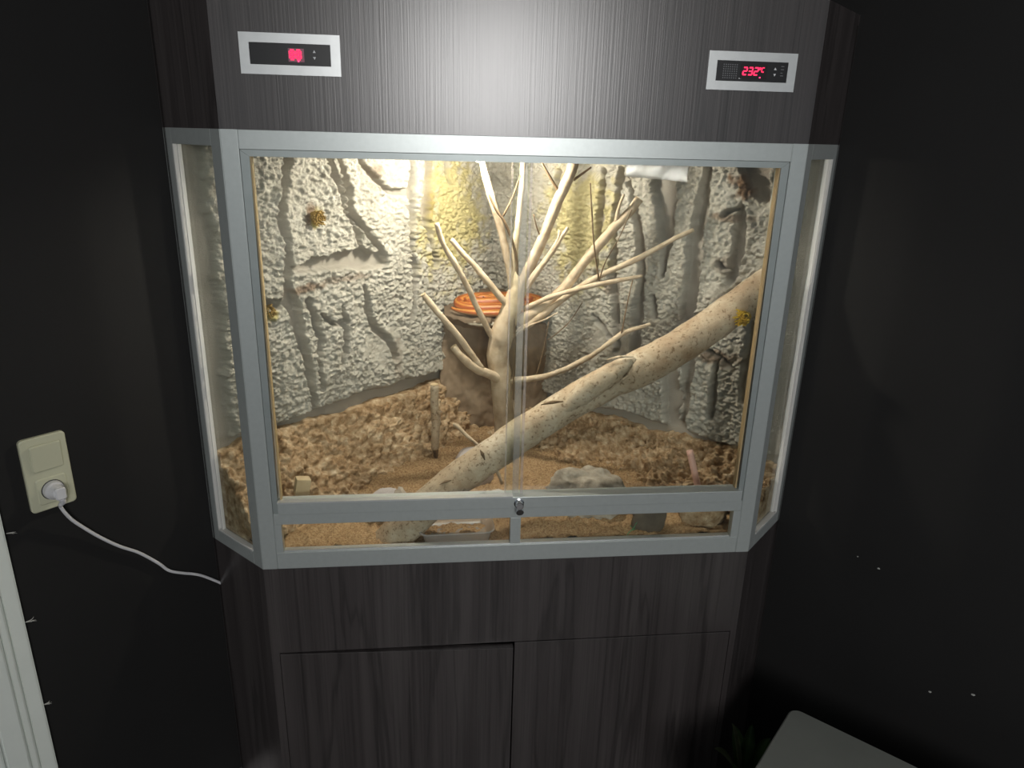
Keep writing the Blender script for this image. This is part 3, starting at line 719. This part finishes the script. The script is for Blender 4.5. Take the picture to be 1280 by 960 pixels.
# ---------------- branched tree (outlines measured on the photo, depth from where the trunk stands in the soil)
YT = 0.385
tree = thing('branched_tree', 'bare pale tree trunk with many branches standing in the middle of the terrarium', 'tree', tuple(at_y(634, 590, YT)[:2])+(0.80,))
def branch(name, pts, m='branch_wood', noise=0.0012, n=12, res=6, seed=0, parent=tree, ns=60):
    P = [at_y(a, b, y) for a, b, y, w in pts]; Rr = [w*0.5*(y+1.45)/FPX*1.03 for a, b, y, w in pts]
    return obj(name, tube(P, Rr, n=n, res=res, noise=noise, nscale=ns, seed=seed), m, parent, True)
T = YT
branch('trunk', [(640, 640, T, 34), (634, 600, T, 29), (631, 560, T, 25), (629, 520, T, 25), (627, 480, T, 27), (622, 450, T, 28), (626, 425, T, 30), (634, 400, T, 28), (641, 380, T, 25), (645, 362, T, 19), (645, 348, T, 13), (644, 338, T, 7), (644, 330, T, 3)], noise=0.003, n=22, ns=45)
BR = [
 [(600, 190, .36, 7), (606, 218, .36, 8), (615, 250, .365, 9), (628, 295, .37, 9), (637, 335, .38, 10), (642, 362, T, 12)],
 [(655, 190, .40, 6), (652, 235, .40, 7), (647, 285, .39, 7), (642, 325, .385, 9), (641, 360, T, 10)],
 [(720, 190, .33, 13), (714, 215, .33, 13), (698, 250, .34, 13), (684, 285, .35, 13), (668, 322, .365, 13), (654, 352, .38, 14), (645, 375, T, 14)],
 [(799, 249, .30, 11), (785, 267, .30, 11), (762, 291, .31, 12), (730, 328, .33, 12), (705, 360, .35, 13), (680, 382, .37, 15), (650, 402, T, 16)],
 [(867, 287, .24, 5), (838, 301, .25, 6), (800, 322, .27, 7), (760, 340, .30, 7), (728, 357, .32, 7), (700, 377, .34, 8), (672, 398, .365, 9), (645, 415, T, 9)],
 [(803, 345, .27, 4), (775, 350, .28, 6), (745, 356, .29, 6), (712, 364, .31, 6), (684, 373, .34, 6), (655, 386, T, 7)],
 [(813, 405, .26, 4), (790, 412, .26, 6), (776, 418, .27, 7), (752, 436, .28, 6), (732, 449, .30, 7), (700, 464, .32, 7), (672, 472, .35, 8), (634, 476, T, 9)],
 [(546, 279, .31, 6), (553, 303, .315, 7), (572, 335, .33, 7), (586, 362, .345, 7), (599, 390, .36, 7), (612, 415, .375, 8), (624, 432, T, 9)],
 [(564, 299, .36, 6), (576, 314, .36, 7), (592, 331, .365, 7), (612, 355, .37, 8), (632, 379, .38, 9), (642, 392, T, 10)],
 [(529, 368, .29, 7), (545, 388, .295, 8), (570, 417, .31, 8), (588, 441, .325, 8), (602, 462, .34, 9)],
 [(567, 433, .31, 9), (577, 446, .31, 9), (594, 460, .33, 11), (612, 468, .35, 12), (632, 478, T, 14)],
 [(700, 288, .33, 4), (697, 301, .33, 4), (684, 321, .345, 5), (668, 342, .36, 6), (650, 366, T, 7)],
 [(710, 284, .32, 3), (703, 295, .325, 5), (689, 317, .34, 6), (672, 340, .355, 6), (652, 370, T, 7)],
]
for i, b in enumerate(BR): branch('branch', b, seed=i+1)
TW = [
 [(677, 203, .33, 2.4), (688, 222, .335, 3), (702, 246, .34, 4)],
 [(739, 209, .32, 2.4), (728, 217, .325, 3), (717, 225, .33, 4)],
 [(780, 243, .29, 3), (774, 258, .295, 4), (769, 280, .305, 5)],
 [(738, 229, .26, 1.6), (740, 270, .27, 2), (743, 310, .28, 2), (749, 351, .295, 2.4)],
 [(790, 262, .26, 1.2), (773, 299, .27, 1.3), (757, 327, .28, 1.4), (749, 350, .29, 1.8)],
 [(791, 350, .26, 1.2), (784, 380, .26, 1.6), (777, 417, .265, 2)],
 [(610, 240, .34, 2.6), (620, 262, .345, 3), (632, 280, .35, 3.4), (644, 315, .365, 3.6), (648, 350, .38, 4)],
 [(651, 218, .35, 2), (640, 248, .35, 2.4), (629, 270, .35, 2.8)],
 [(667, 268, .34, 1.6), (671, 284, .345, 2), (677, 300, .355, 2.4)],
 [(697, 391, .33, 2), (680, 400, .34, 2.2), (660, 408, .36, 2.6), (636, 425, .38, 3)],
 [(728, 378, .31, 1.2), (712, 402, .32, 1.4), (692, 420, .33, 1.4), (684, 425, .335, 1.4)],
 [(686, 402, .33, 1.2), (680, 435, .34, 1.4), (671, 468, .35, 1.8)],
 [(656, 405, .36, 2), (646, 413, .365, 2.6), (634, 420, .38, 3)],
 [(643, 395, .36, 1.2), (643, 430, .362, 1.4), (642, 468, .365, 1.4), (642, 500, .37, 1.6)],
]
for i, b in enumerate(TW): branch('twig', b, 'branch_wood' if i in (2, 9, 12) else 'twig_dark', 0.0003, 6, 5, seed=40+i)
# cut faces of the thick branch ends
def cut_end(px, py, y, w, px2, py2, y2):
    p = at_y(px, py, y); q = at_y(px2, py2, y2); d = (p-q)/np.linalg.norm(p-q)
    obj('cut_end', tube([p-d*0.001, p+d*0.0012], [w*0.5*(y+1.45)/FPX*1.0]*2, n=14, res=1), 'cut_wood', tree)
cut_end(799, 249, .30, 11, 785, 267, .30); cut_end(567, 433, .31, 9, 577, 446, .31); cut_end(529, 368, .29, 7, 545, 388, .295)

# ---------------- the big diagonal log
LP = [(476, 690, .070, 50), (510, 654, .075, 50), (560, 609, .085, 47), (600, 579, .092, 46), (640, 551, .10, 46), (700, 512, .112, 45), (757, 480, .125, 46), (800, 460, .135, 49), (850, 433, .148, 47), (905, 395, .162, 45), (975, 346, .178, 46)]
lp = [at_y(a, b, y) for a, b, y, w in LP]; lr = [w*0.5*(y+1.45)/FPX for a, b, y, w in LP]
log = thing('log', 'thick pale bark log lying diagonally across the terrarium', 'log', tuple(lp[1][:2])+(0.80,))
obj('trunk', tube(lp, lr, n=40, res=14, noise=0.0022, nscale=28, seed=12), 'log_bark', log, True)
# torn branch stub, bark flap, knots
obj('branch_stub', tube([at_y(690, 522, .098), at_y(715, 503, .086), at_y(742, 482, .080), at_y(765, 466, .080), at_y(783, 455, .084), at_y(794, 449, .090)], [0.008, 0.019, 0.026, 0.024, 0.015, 0.004], n=22, res=7, noise=0.004, nscale=55, seed=5), 'log_bark', log, True)
obj('bark_flap', tube([at_y(758, 450, .078), at_y(775, 446, .074), at_y(792, 446, .078)], [0.003, 0.006, 0.002], n=8, res=4, noise=0.001, seed=3, flat=0.5), 'log_bark', log, True)
obj('bark_ridge', tube([at_y(793, 450, .082), at_y(786, 468, .075), at_y(772, 478, .072), at_y(762, 488, .072)], [0.002, 0.0035, 0.003, 0.0015], n=8, res=5, noise=0.0015, seed=8), 'log_bark', log, True)
for a, b, c, d_, yy in ((676, 506, 704, 502, .068), (549, 606, 566, 600, .055), (600, 562, 606, 575, .052)):
    obj('bark_scar', tube([at_y(a, b, yy), at_y((a+c)/2, (b+d_)/2-1, yy-0.002), at_y(c, d_, yy)], [0.001, 0.0045, 0.001], n=8, res=4, noise=0.001, seed=int(a)), 'twig_dark', log, True)

# ---------------- things on the soil
# upright stake
stk = thing('wooden_stake', 'short upright bark stake with dark tapering tip against the left bank', 'stake', tuple(at_y(544, 575, .40)[:2])+(0.845,))
ys = .40
obj('stake_body', tube([at_y(543, 481, ys), at_y(543, 505, ys), at_y(545, 525, ys), at_y(544, 545, ys), at_y(544, 561, ys)], [0.0115, 0.0115, 0.0125, 0.0115, 0.011], n=18, res=6, noise=0.0012, nscale=90, seed=6), 'log_bark', stk, True)
obj('cut_end', tube([at_y(543, 481.2, ys), at_y(543, 480, ys)], [0.0112, 0.0105], n=18, res=1), 'cut_wood', stk)
obj('knot', tube([at_y(547, 516, ys-.008), at_y(551, 514, ys-.014)], [0.006, 0.004], n=12, res=2, noise=0.001, seed=2), 'log_bark', stk, True)
obj('dark_tip', tube([at_y(544, 560, ys), at_y(545, 570, ys), at_y(545, 580, ys)], [0.0095, 0.006, 0.001], n=14, res=3), 'twig_dark', stk, True)  # dark cone tapering to a point
# short stick behind the log
o = obj('stick', tube([at_y(566, 530, .25), at_y(572, 533, .25), at_y(583, 544, .24), at_y(598, 557, .23), at_y(615, 575, .22), at_y(628, 605, .21)], [0.004, 0.005, 0.0045, 0.0045, 0.005, 0.004], n=10, res=5, noise=0.0008, seed=4), 'branch_wood', None, True)
tag(recentre(o), 'short pale stick rising behind the lower part of the log', 'stick')
# upturned pale dish behind the log
def dish(cx, cy, z, r, h):
    bm = bmesh.new(); prof = [(1.0, 0.0), (1.0, 0.08), (0.97, 0.35), (0.86, 0.68), (0.66, 0.9), (0.35, 0.985), (0.0, 1.0)]; rings = []
    for a, b in prof[:-1]: rings.append([bm.verts.new((cx+r*a*math.cos(t), cy+r*a*math.sin(t), z+h*b)) for t in np.linspace(0, 2*math.pi, 33)[:-1]])
    for u, v in zip(rings, rings[1:]):
        for k in range(32): bm.faces.new((u[k], u[(k+1) % 32], v[(k+1) % 32], v[k]))
    c = bm.verts.new((cx, cy, z+h))
    for k in range(32): bm.faces.new((rings[-1][k], rings[-1][(k+1) % 32], c))
    bm.faces.new(rings[0][::-1]); return bm
p = at_y(592, 575, .30)
tag(recentre(obj('upturned_dish', dish(p[0], .31, 0.832, 0.055, 0.082), 'stone_flat', None, True)), 'smooth pale grey dome behind the log beside the stake', 'dish')
p = at_y(624, 602, .17); tag(rock('stone', (p[0], .175, 0.838), (0.026, 0.02, 0.024), 'rock_pale', 3), 'small white lumpy stone beneath the log', 'stone')
p = at_y(484, 622, .17); tag(rock('stone', (p[0], .15, 0.838), (0.046, 0.03, 0.046), 'stone_flat', 5, 0.12), 'smooth mauve-grey stone in the soil left of the log', 'stone')
p = at_y(500, 620, .12); tag(rock('stone', (p[0], .105, 0.84), (0.024, 0.018, 0.068), 'rock_grey', 8, 0.2), 'small rough grey stone between mauve stone and log', 'stone')
p = at_y(735, 612, .13); tag(rock('stone', (p[0]+0.004, .155, 0.838), (0.100, 0.055, 0.078), 'rock_grey', 11, 0.30, sub=5, rot=math.radians(20)), 'large rough grey stone in front of the right bank', 'stone')
p = at_y(812, 660, .06); tag(rock('stone', (p[0]-0.004, .062, 0.838), (0.042, 0.022, 0.056), 'reflection_dark', 14, 0.12), 'added dark slab for a reflection in the lower right pane', 'stone')  # slab added in place of a dark reflection in the lower pane
p = at_y(878, 655, .07); tag(rock('stone', (p[0]+0.004, .080, 0.842), (0.058, 0.036, 0.050), 'bank_earth', 17, 0.16), 'brown earthy stone in the right corner of the lower pane', 'stone')
# pale wood block
p = at_y(377, 620, .07); bm = box(-0.016, 0.016, -0.012, 0.012, -0.02, 0.02, 0.002)
bmesh.ops.rotate(bm, cent=(0, 0, 0), matrix=Matrix.Rotation(0.35, 3, 'Z') @ Matrix.Rotation(0.2, 3, 'Y'), verts=bm.verts); bmesh.ops.translate(bm, vec=Vector((p[0], .085, 0.932)), verts=bm.verts)
tag(recentre(obj('wood_block', bm, 'cut_wood')), 'small pale yellow wooden block on the left bank', 'block')
# pink upright bar
o = obj('pink_bar', tube([at_y(862, 563, .165), at_y(867, 585, .155), at_y(873, 612, .145), at_y(878, 634, .135)], [0.0085, 0.0085, 0.0085, 0.0085], n=18, res=4), 'bar_pink', None, True)
tag(recentre(o), 'pink upright bar on the right bank', 'tube')
# clear plastic tub
def tub(cx, cy, z, lx, ly, h, ang):
    bm = bmesh.new()
    def rr(sx, sy, r, zz, n=6):
        out = []
        for qx, qy, a0 in ((1, 1, 0), (-1, 1, 90), (-1, -1, 180), (1, -1, 270)):
            for k in range(n+1):
                a = math.radians(a0+90*k/n); x = qx*(sx-r)+r*math.cos(a); y = qy*(sy-r)+r*math.sin(a)
                out.append(bm.verts.new((cx+x*math.cos(ang)-y*math.sin(ang), cy+x*math.sin(ang)+y*math.cos(ang), zz)))
        return out
    R = [rr(lx*.80, ly*.80, .012, z+0.001), rr(lx*.84, ly*.84, .014, z+0.004), rr(lx*.93, ly*.93, .018, z+h*.96), rr(lx, ly, .022, z+h), rr(lx, ly, .022, z+h-0.004), rr(lx*.985, ly*.985, .021, z+h-0.004),
         rr(lx*.955, ly*.955, .02, z+h-0.003)]
    for a, b in zip(R, R[1:]):
        for k in range(len(a)): bm.faces.new((a[k], a[(k+1) % len(a)], b[(k+1) % len(b)], b[k]))
    bm.faces.new(R[0][::-1]); return bm
p = at_y(566, 668, .08)
tag(recentre(obj('plastic_tub', tub(p[0]+0.008, .081, 0.792, 0.089, 0.052, 0.036, 0.04), 'tub_plastic', None, True)), 'clear plastic food tub behind the lower left pane', 'tub')
o = obj('driftwood_piece', tube([at_y(590, 655, .13), at_y(603, 656, .14), at_y(616, 664, .13), at_y(626, 671, .12)], [0.006, 0.011, 0.010, 0.006], n=14, res=5, noise=0.003, nscale=50, seed=23), 'branch_wood', None, True)
tag(recentre(o), 'small gnarled wood piece behind the clear plastic tub', 'wood piece')
# sprig
spr = thing('green_sprig', 'tiny green plant sprig behind the lower right pane', 'sprig', tuple(at_y(785, 674, .035)[:2])+(0.815,))
obj('stem', tube([at_y(782, 676, .034), at_y(785, 667, .034), at_y(792, 660, .034), at_y(795, 654, .034)], [0.0008, 0.001, 0.001, 0.0005], n=6, res=4), 'sprig_green', spr)
for a, b, c, d_ in ((789, 663, 795, 661), (791, 660, 787, 656), (794, 656, 797, 652)):
    u, v = at_y(a, b, .034), at_y(c, d_, .033)
    obj('leaf', tube([u, (u+v)/2, v], [0.0004, 0.0024, 0.0003], n=8, res=3, flat=0.3), 'sprig_green', spr, True)
# moss tufts on the walls
def moss(side, px, py, r, m, label, n=90, off=0.058):
    s, z, _ = wall_px(side, px, py, off)
    bm = bmesh.new()
    for k in range(n):
        a = random.uniform(0, 6.283); q = r*math.sqrt(random.random())
        b0 = Vector(wall_pt(side, s+q*0.6*math.cos(a), off-0.018, z+q*0.6*math.sin(a)))
        L = random.uniform(0.6, 1.0)
        b1 = Vector(wall_pt(side, s+q*1.05*math.cos(a)+random.gauss(0, r*.12), off-0.006+0.022*L, z+q*1.05*math.sin(a)+random.gauss(0, r*.12)))
        d = (b1-b0).normalized(); x = d.orthogonal().normalized()*0.0016; y = d.cross(x)
        v = [bm.verts.new(b0+x*1.4), bm.verts.new(b0+y*1.4-x*0.7), bm.verts.new(b0-y*1.4-x*0.7)]; w = [bm.verts.new(b1+x), bm.verts.new(b1+y-x*.5), bm.verts.new(b1-y-x*.5)]
        for i in range(3): bm.faces.new((v[i], v[(i+1) % 3], w[(i+1) % 3], w[i]))
        bm.faces.new(w)
    tag(recentre(obj('moss_tuft', bm, m)), label, 'moss')
moss('R', 929, 397, 0.019, 'moss_yellow', 'bright yellow moss tuft on the right end of the log beside the frame', off=0.150)
moss('L', 335, 389, 0.014, 'moss_ochre', 'ochre moss tuft on the left rock wall beside the frame', 60)
moss('L', 396, 272, 0.018, 'moss_ochre', 'brownish moss patch high on the left rock wall', 80)
# clear plastic film hanging under the top rail
def film():
    x0, x1 = at_y(782, 207, .08)[0], at_y(862, 207, .08)[0]; nx, nz = 40, 10
    P = np.zeros((nx, nz, 3))
    for i in range(nx):
        for j in range(nz):
            u, v = i/(nx-1), j/(nz-1)
            P[i, j] = (x0+(x1-x0)*u, 0.080+0.006*math.sin(v*6+u*3)+0.003*math.sin(u*17+v*4), 1.690-(0.062+0.010*u)*v)
    me = grid_mesh('plastic_film', P); o = link('plastic_film', me, 'film_plastic', None, True)
    o.modifiers.new('thick', 'SOLIDIFY').thickness = 0.0006
    tag(recentre(o), 'white translucent plastic strip hanging under the top rail on the right', 'plastic strip')
film()
# heat lamp under the terrarium ceiling
LX, LY = -0.075, 0.300
hl = thing('heat_lamp', 'warm bright bulb in a porcelain holder under the terrarium ceiling', 'lamp', (LX, LY, 1.64))
obj('lamp_holder', tube([(LX, LY, 1.692), (LX, LY, 1.686), (LX, LY, 1.685), (LX, LY, 1.678)], [0.032, 0.032, 0.02, 0.02], n=24, res=1), 'porcelain', hl, True)
bm = bmesh.new(); bmesh.ops.create_uvsphere(bm, u_segments=24, v_segments=16, radius=0.020, matrix=Matrix.Translation((LX, LY, 1.662)))
obj('bulb', bm, 'bulb_glow', hl, True)
obj('spill_blocker', box(LX-0.14, LX+0.14, LY-0.032, LY-0.030, 1.6435, 1.692), 'aluminium_bright', hl)  # unseen plate added to keep bulb light off the room walls
lb = thing('fill_bar', 'added slim fill bar under the terrarium ceiling behind the top rail', 'lamp', (0, 0.045, 1.668))  # unseen bar added to brighten and even out the inside
obj('fill_housing', box(-0.46, 0.46, 0.034, 0.058, 1.672, 1.692), 'aluminium_bright', lb)
for y0, y1 in ((0.034, 0.0355), (0.0565, 0.058)): obj('fill_flange', box(-0.46, 0.46, y0, y1, 1.658, 1.6718), 'aluminium_bright', lb)
for x0, x1 in ((-0.46, -0.458), (0.458, 0.46)): obj('fill_end_cap', box(x0, x1, 0.0357, 0.0563, 1.658, 1.6718), 'aluminium_bright', lb)
obj('fill_emitter', box(-0.45, 0.45, 0.037, 0.055, 1.668, 1.6718), 'fill_white', lb)

# ================================================================== room things
# wall switch and socket with plug and cord
A, e, n = WALLS['L']
ss, sz, _ = wall_px('L', 58.5, 589, 0.0)
def wl(ds, d, dz): return wall_pt('L', ss+ds, d, sz+dz)
def rrect(w, h, r, n=6):
    out = []
    for qx, qy, a0 in ((1, 1, 0), (-1, 1, 90), (-1, -1, 180), (1, -1, 270)):
        for k in range(n+1):
            a = math.radians(a0+90*k/n); out.append((qx*(w-r)+r*math.cos(a), qy*(h-r)+r*math.sin(a)))
    return out
def wall_plate(c, w, h, r, d0, d1, tilt=0.0, chamfer=0.002):
    bm = bmesh.new(); R = []
    for d, k in ((d0, 0), (d1-chamfer, 0), (d1, chamfer)):
        R.append([bm.verts.new(wl(c[0]+x, d+tilt*(y/h), c[1]+y)) for x, y in rrect(w-k, h-k, r)])
    for a, b in zip(R, R[1:]):
        for k in range(len(a)): bm.faces.new((a[k], a[(k+1) % len(a)], b[(k+1) % len(b)], b[k]))
    bm.faces.new(R[0]); bm.faces.new(R[-1]); return bm
sock = thing('wall_socket', 'ivory double wall plate with rocker switch above a power socket on the black wall', 'socket', wl(0, 0, -0.076))
obj('plate', wall_plate((0, 0), 0.0405, 0.0765, 0.008, 0.0, 0.009), 'plate_ivory', sock)
obj('rocker_switch', wall_plate((0.001, 0.034), 0.0275, 0.0275, 0.004, 0.0092, 0.0135, 0.0016), 'plate_ivory', sock)
ins = obj('socket_insert', wall_plate((0.001, -0.036), 0.0275, 0.0275, 0.006, 0.0092, 0.0112), 'plate_ivory', sock)
obj('socket_ring', tube([wl(0.001, 0.0112, -0.036), wl(0.001, 0.0118, -0.036)], [0.0205, 0.0205], n=32, res=1), 'black_plastic', ins)
cord = thing('power_cord', 'white power cord with plug running from the wall socket behind the cabinet', 'cord', wl(0.001, 0.012, -0.055))
obj('plug', tube([wl(0.001, 0.0119, -0.036), wl(0.001, 0.022, -0.036), wl(0.001, 0.024, -0.036), wl(0.004, 0.036, -0.036), wl(0.004, 0.040, -0.036)], [0.0190, 0.0180, 0.0150, 0.0125, 0.0085], n=28, res=1), 'cord_white', cord, False)
bm = wall_plate((0.004, -0.037), 0.0095, 0.0125, 0.004, 0.034, 0.043)
obj('plug_cap', bm, 'cord_white', cord)
pts = [wl(0.006, 0.034, -0.050)]
pts.append(wl(0.010, 0.030, -0.062))
for px, py, d in ((75, 632, .022), (88, 648, .016), (107, 661, .011), (128, 673, .009), (150, 683, .008), (174, 691, .007), (198, 704, .006), (211, 713, .006), (226, 716, .006), (246, 718, .006), (262, 723, .006), (284, 733, .006), (310, 750, .006)):
    s, z, _ = wall_px('L', px, py, d); pts.append(wall_pt('L', s, d, z))
obj('cable', tube(pts, [0.0042]+[0.0034]*(len(pts)-1), n=12, res=6), 'cord_white', cord, True)
obj('strain_relief', tube([wl(0.005, 0.035, -0.048), wl(0.008, 0.031, -0.058), pts[2]], [0.0065, 0.0056, 0.0042], n=14, res=4), 'cord_white', cord, True)

# grey storage box, its long side along the right wall
zt = 0.42; c = at_z(990, 883, zt)
bx = thing('storage_box', 'grey plastic storage box with rounded lid beside the cabinet by the right wall', 'box', (c[0]+0.05, c[1]-0.25, 0.0))
e1 = np.array([-R2, -R2]); e2 = np.array([R2, -R2]); o0 = c[:2]
def box_ring(L1, L2, i, r, n=6):
    pts = rrect(L1/2-i, L2/2-i, r, n); m = o0+e1*L1/2+e2*L2/2
    return [tuple(m+e1*x+e2*y) for x, y in pts]
def loft(rings):
    bm = bmesh.new(); R = [[bm.verts.new((x, y, z)) for x, y in ring] for ring, z in rings]
    for a, b in zip(R, R[1:]):
        for k in range(len(a)): bm.faces.new((a[k], a[(k+1) % len(a)], b[(k+1) % len(b)], b[k]))
    bm.faces.new(R[0]); bm.faces.new(R[-1]); return bm
L1, L2 = 0.42, 0.60
obj('body', loft([(box_ring(L1, L2, 0.045, 0.02), 0.0), (box_ring(L1, L2, 0.015, 0.02), zt-0.031)]), 'box_grey', bx)
obj('lid', loft([(box_ring(L1, L2, 0.0, 0.024), zt-0.030), (box_ring(L1, L2, 0.0, 0.024), zt-0.003), (box_ring(L1, L2, 0.003, 0.022), zt)]), 'box_grey', bx)
# plant between the cabinet and the box
pp = at_z(926, 940, 0.22); px_, py_ = pp[0]+0.015, pp[1]-0.005
pl = thing('potted_plant', 'dark green leafy plant in a dark pot between cabinet and grey box', 'plant', (px_, py_, 0.0))
obj('pot', tube([(px_, py_, 0.0), (px_, py_, 0.09), (px_, py_, 0.095), (px_, py_, 0.11)], [0.038, 0.050, 0.055, 0.055], n=28, res=1), 'pot_dark', pl, True)
def leaf(base, tip, w, sag, m):
    base, tip = Vector(base), Vector(tip); d = tip-base; side = d.cross(Vector((0, 0, 1))).normalized(); bm = bmesh.new(); rows = []
    for i in range(11):
        t = i/10; c_ = base+d*t+Vector((0, 0, sag*4*t*(1-t))); ww = w*math.sin(math.pi*min(1, 0.06+0.94*t))**0.8*(1-0.25*t)
        nn = Vector((0, 0, 1))
        rows.append([bm.verts.new(c_-side*ww+nn*ww*0.25), bm.verts.new(c_), bm.verts.new(c_+side*ww+nn*ww*0.25)])
    for a, b in zip(rows, rows[1:]):
        for k in range(2): bm.faces.new((a[k], a[k+1], b[k+1], b[k]))
    ext = bmesh.ops.solidify(bm, geom=bm.faces[:], thickness=0.0008)
    return obj('leaf', bm, m, pl, True)
b0 = (px_, py_, 0.10)
for k, (a, r, h, w) in enumerate(((100, .07, .17, .022), (170, .085, .15, .020), (215, .06, .13, .024), (260, .08, .10, .022), (310, .08, .12, .02), (20, .08, .16, .02), (60, .05, .20, .018), (135, .05, .22, .016))):
    a = math.radians(a)
    leaf(b0, (px_+r*math.cos(a), py_+r*math.sin(a), 0.10+h*0.85), w, 0.03, 'leaf_pale' if k in (1, 7) else 'leaf_green')
# pale dish on the floor left of the cabinet
c = at_z(290, 962, 0.06)
bm = tube([(c[0]+.03, c[1]-0.02, 0.0), (c[0]+.03, c[1]-0.02, 0.05), (c[0]+.03, c[1]-0.02, 0.06), (c[0]+.03, c[1]-0.02, 0.056), (c[0]+.03, c[1]-0.02, 0.012)], [0.050, 0.066, 0.068, 0.062, 0.045], n=36, res=1)
tag(recentre(obj('floor_dish', bm, 'stone_flat', None, True)), 'pale grey round bowl on the floor left of the cabinet', 'bowl')
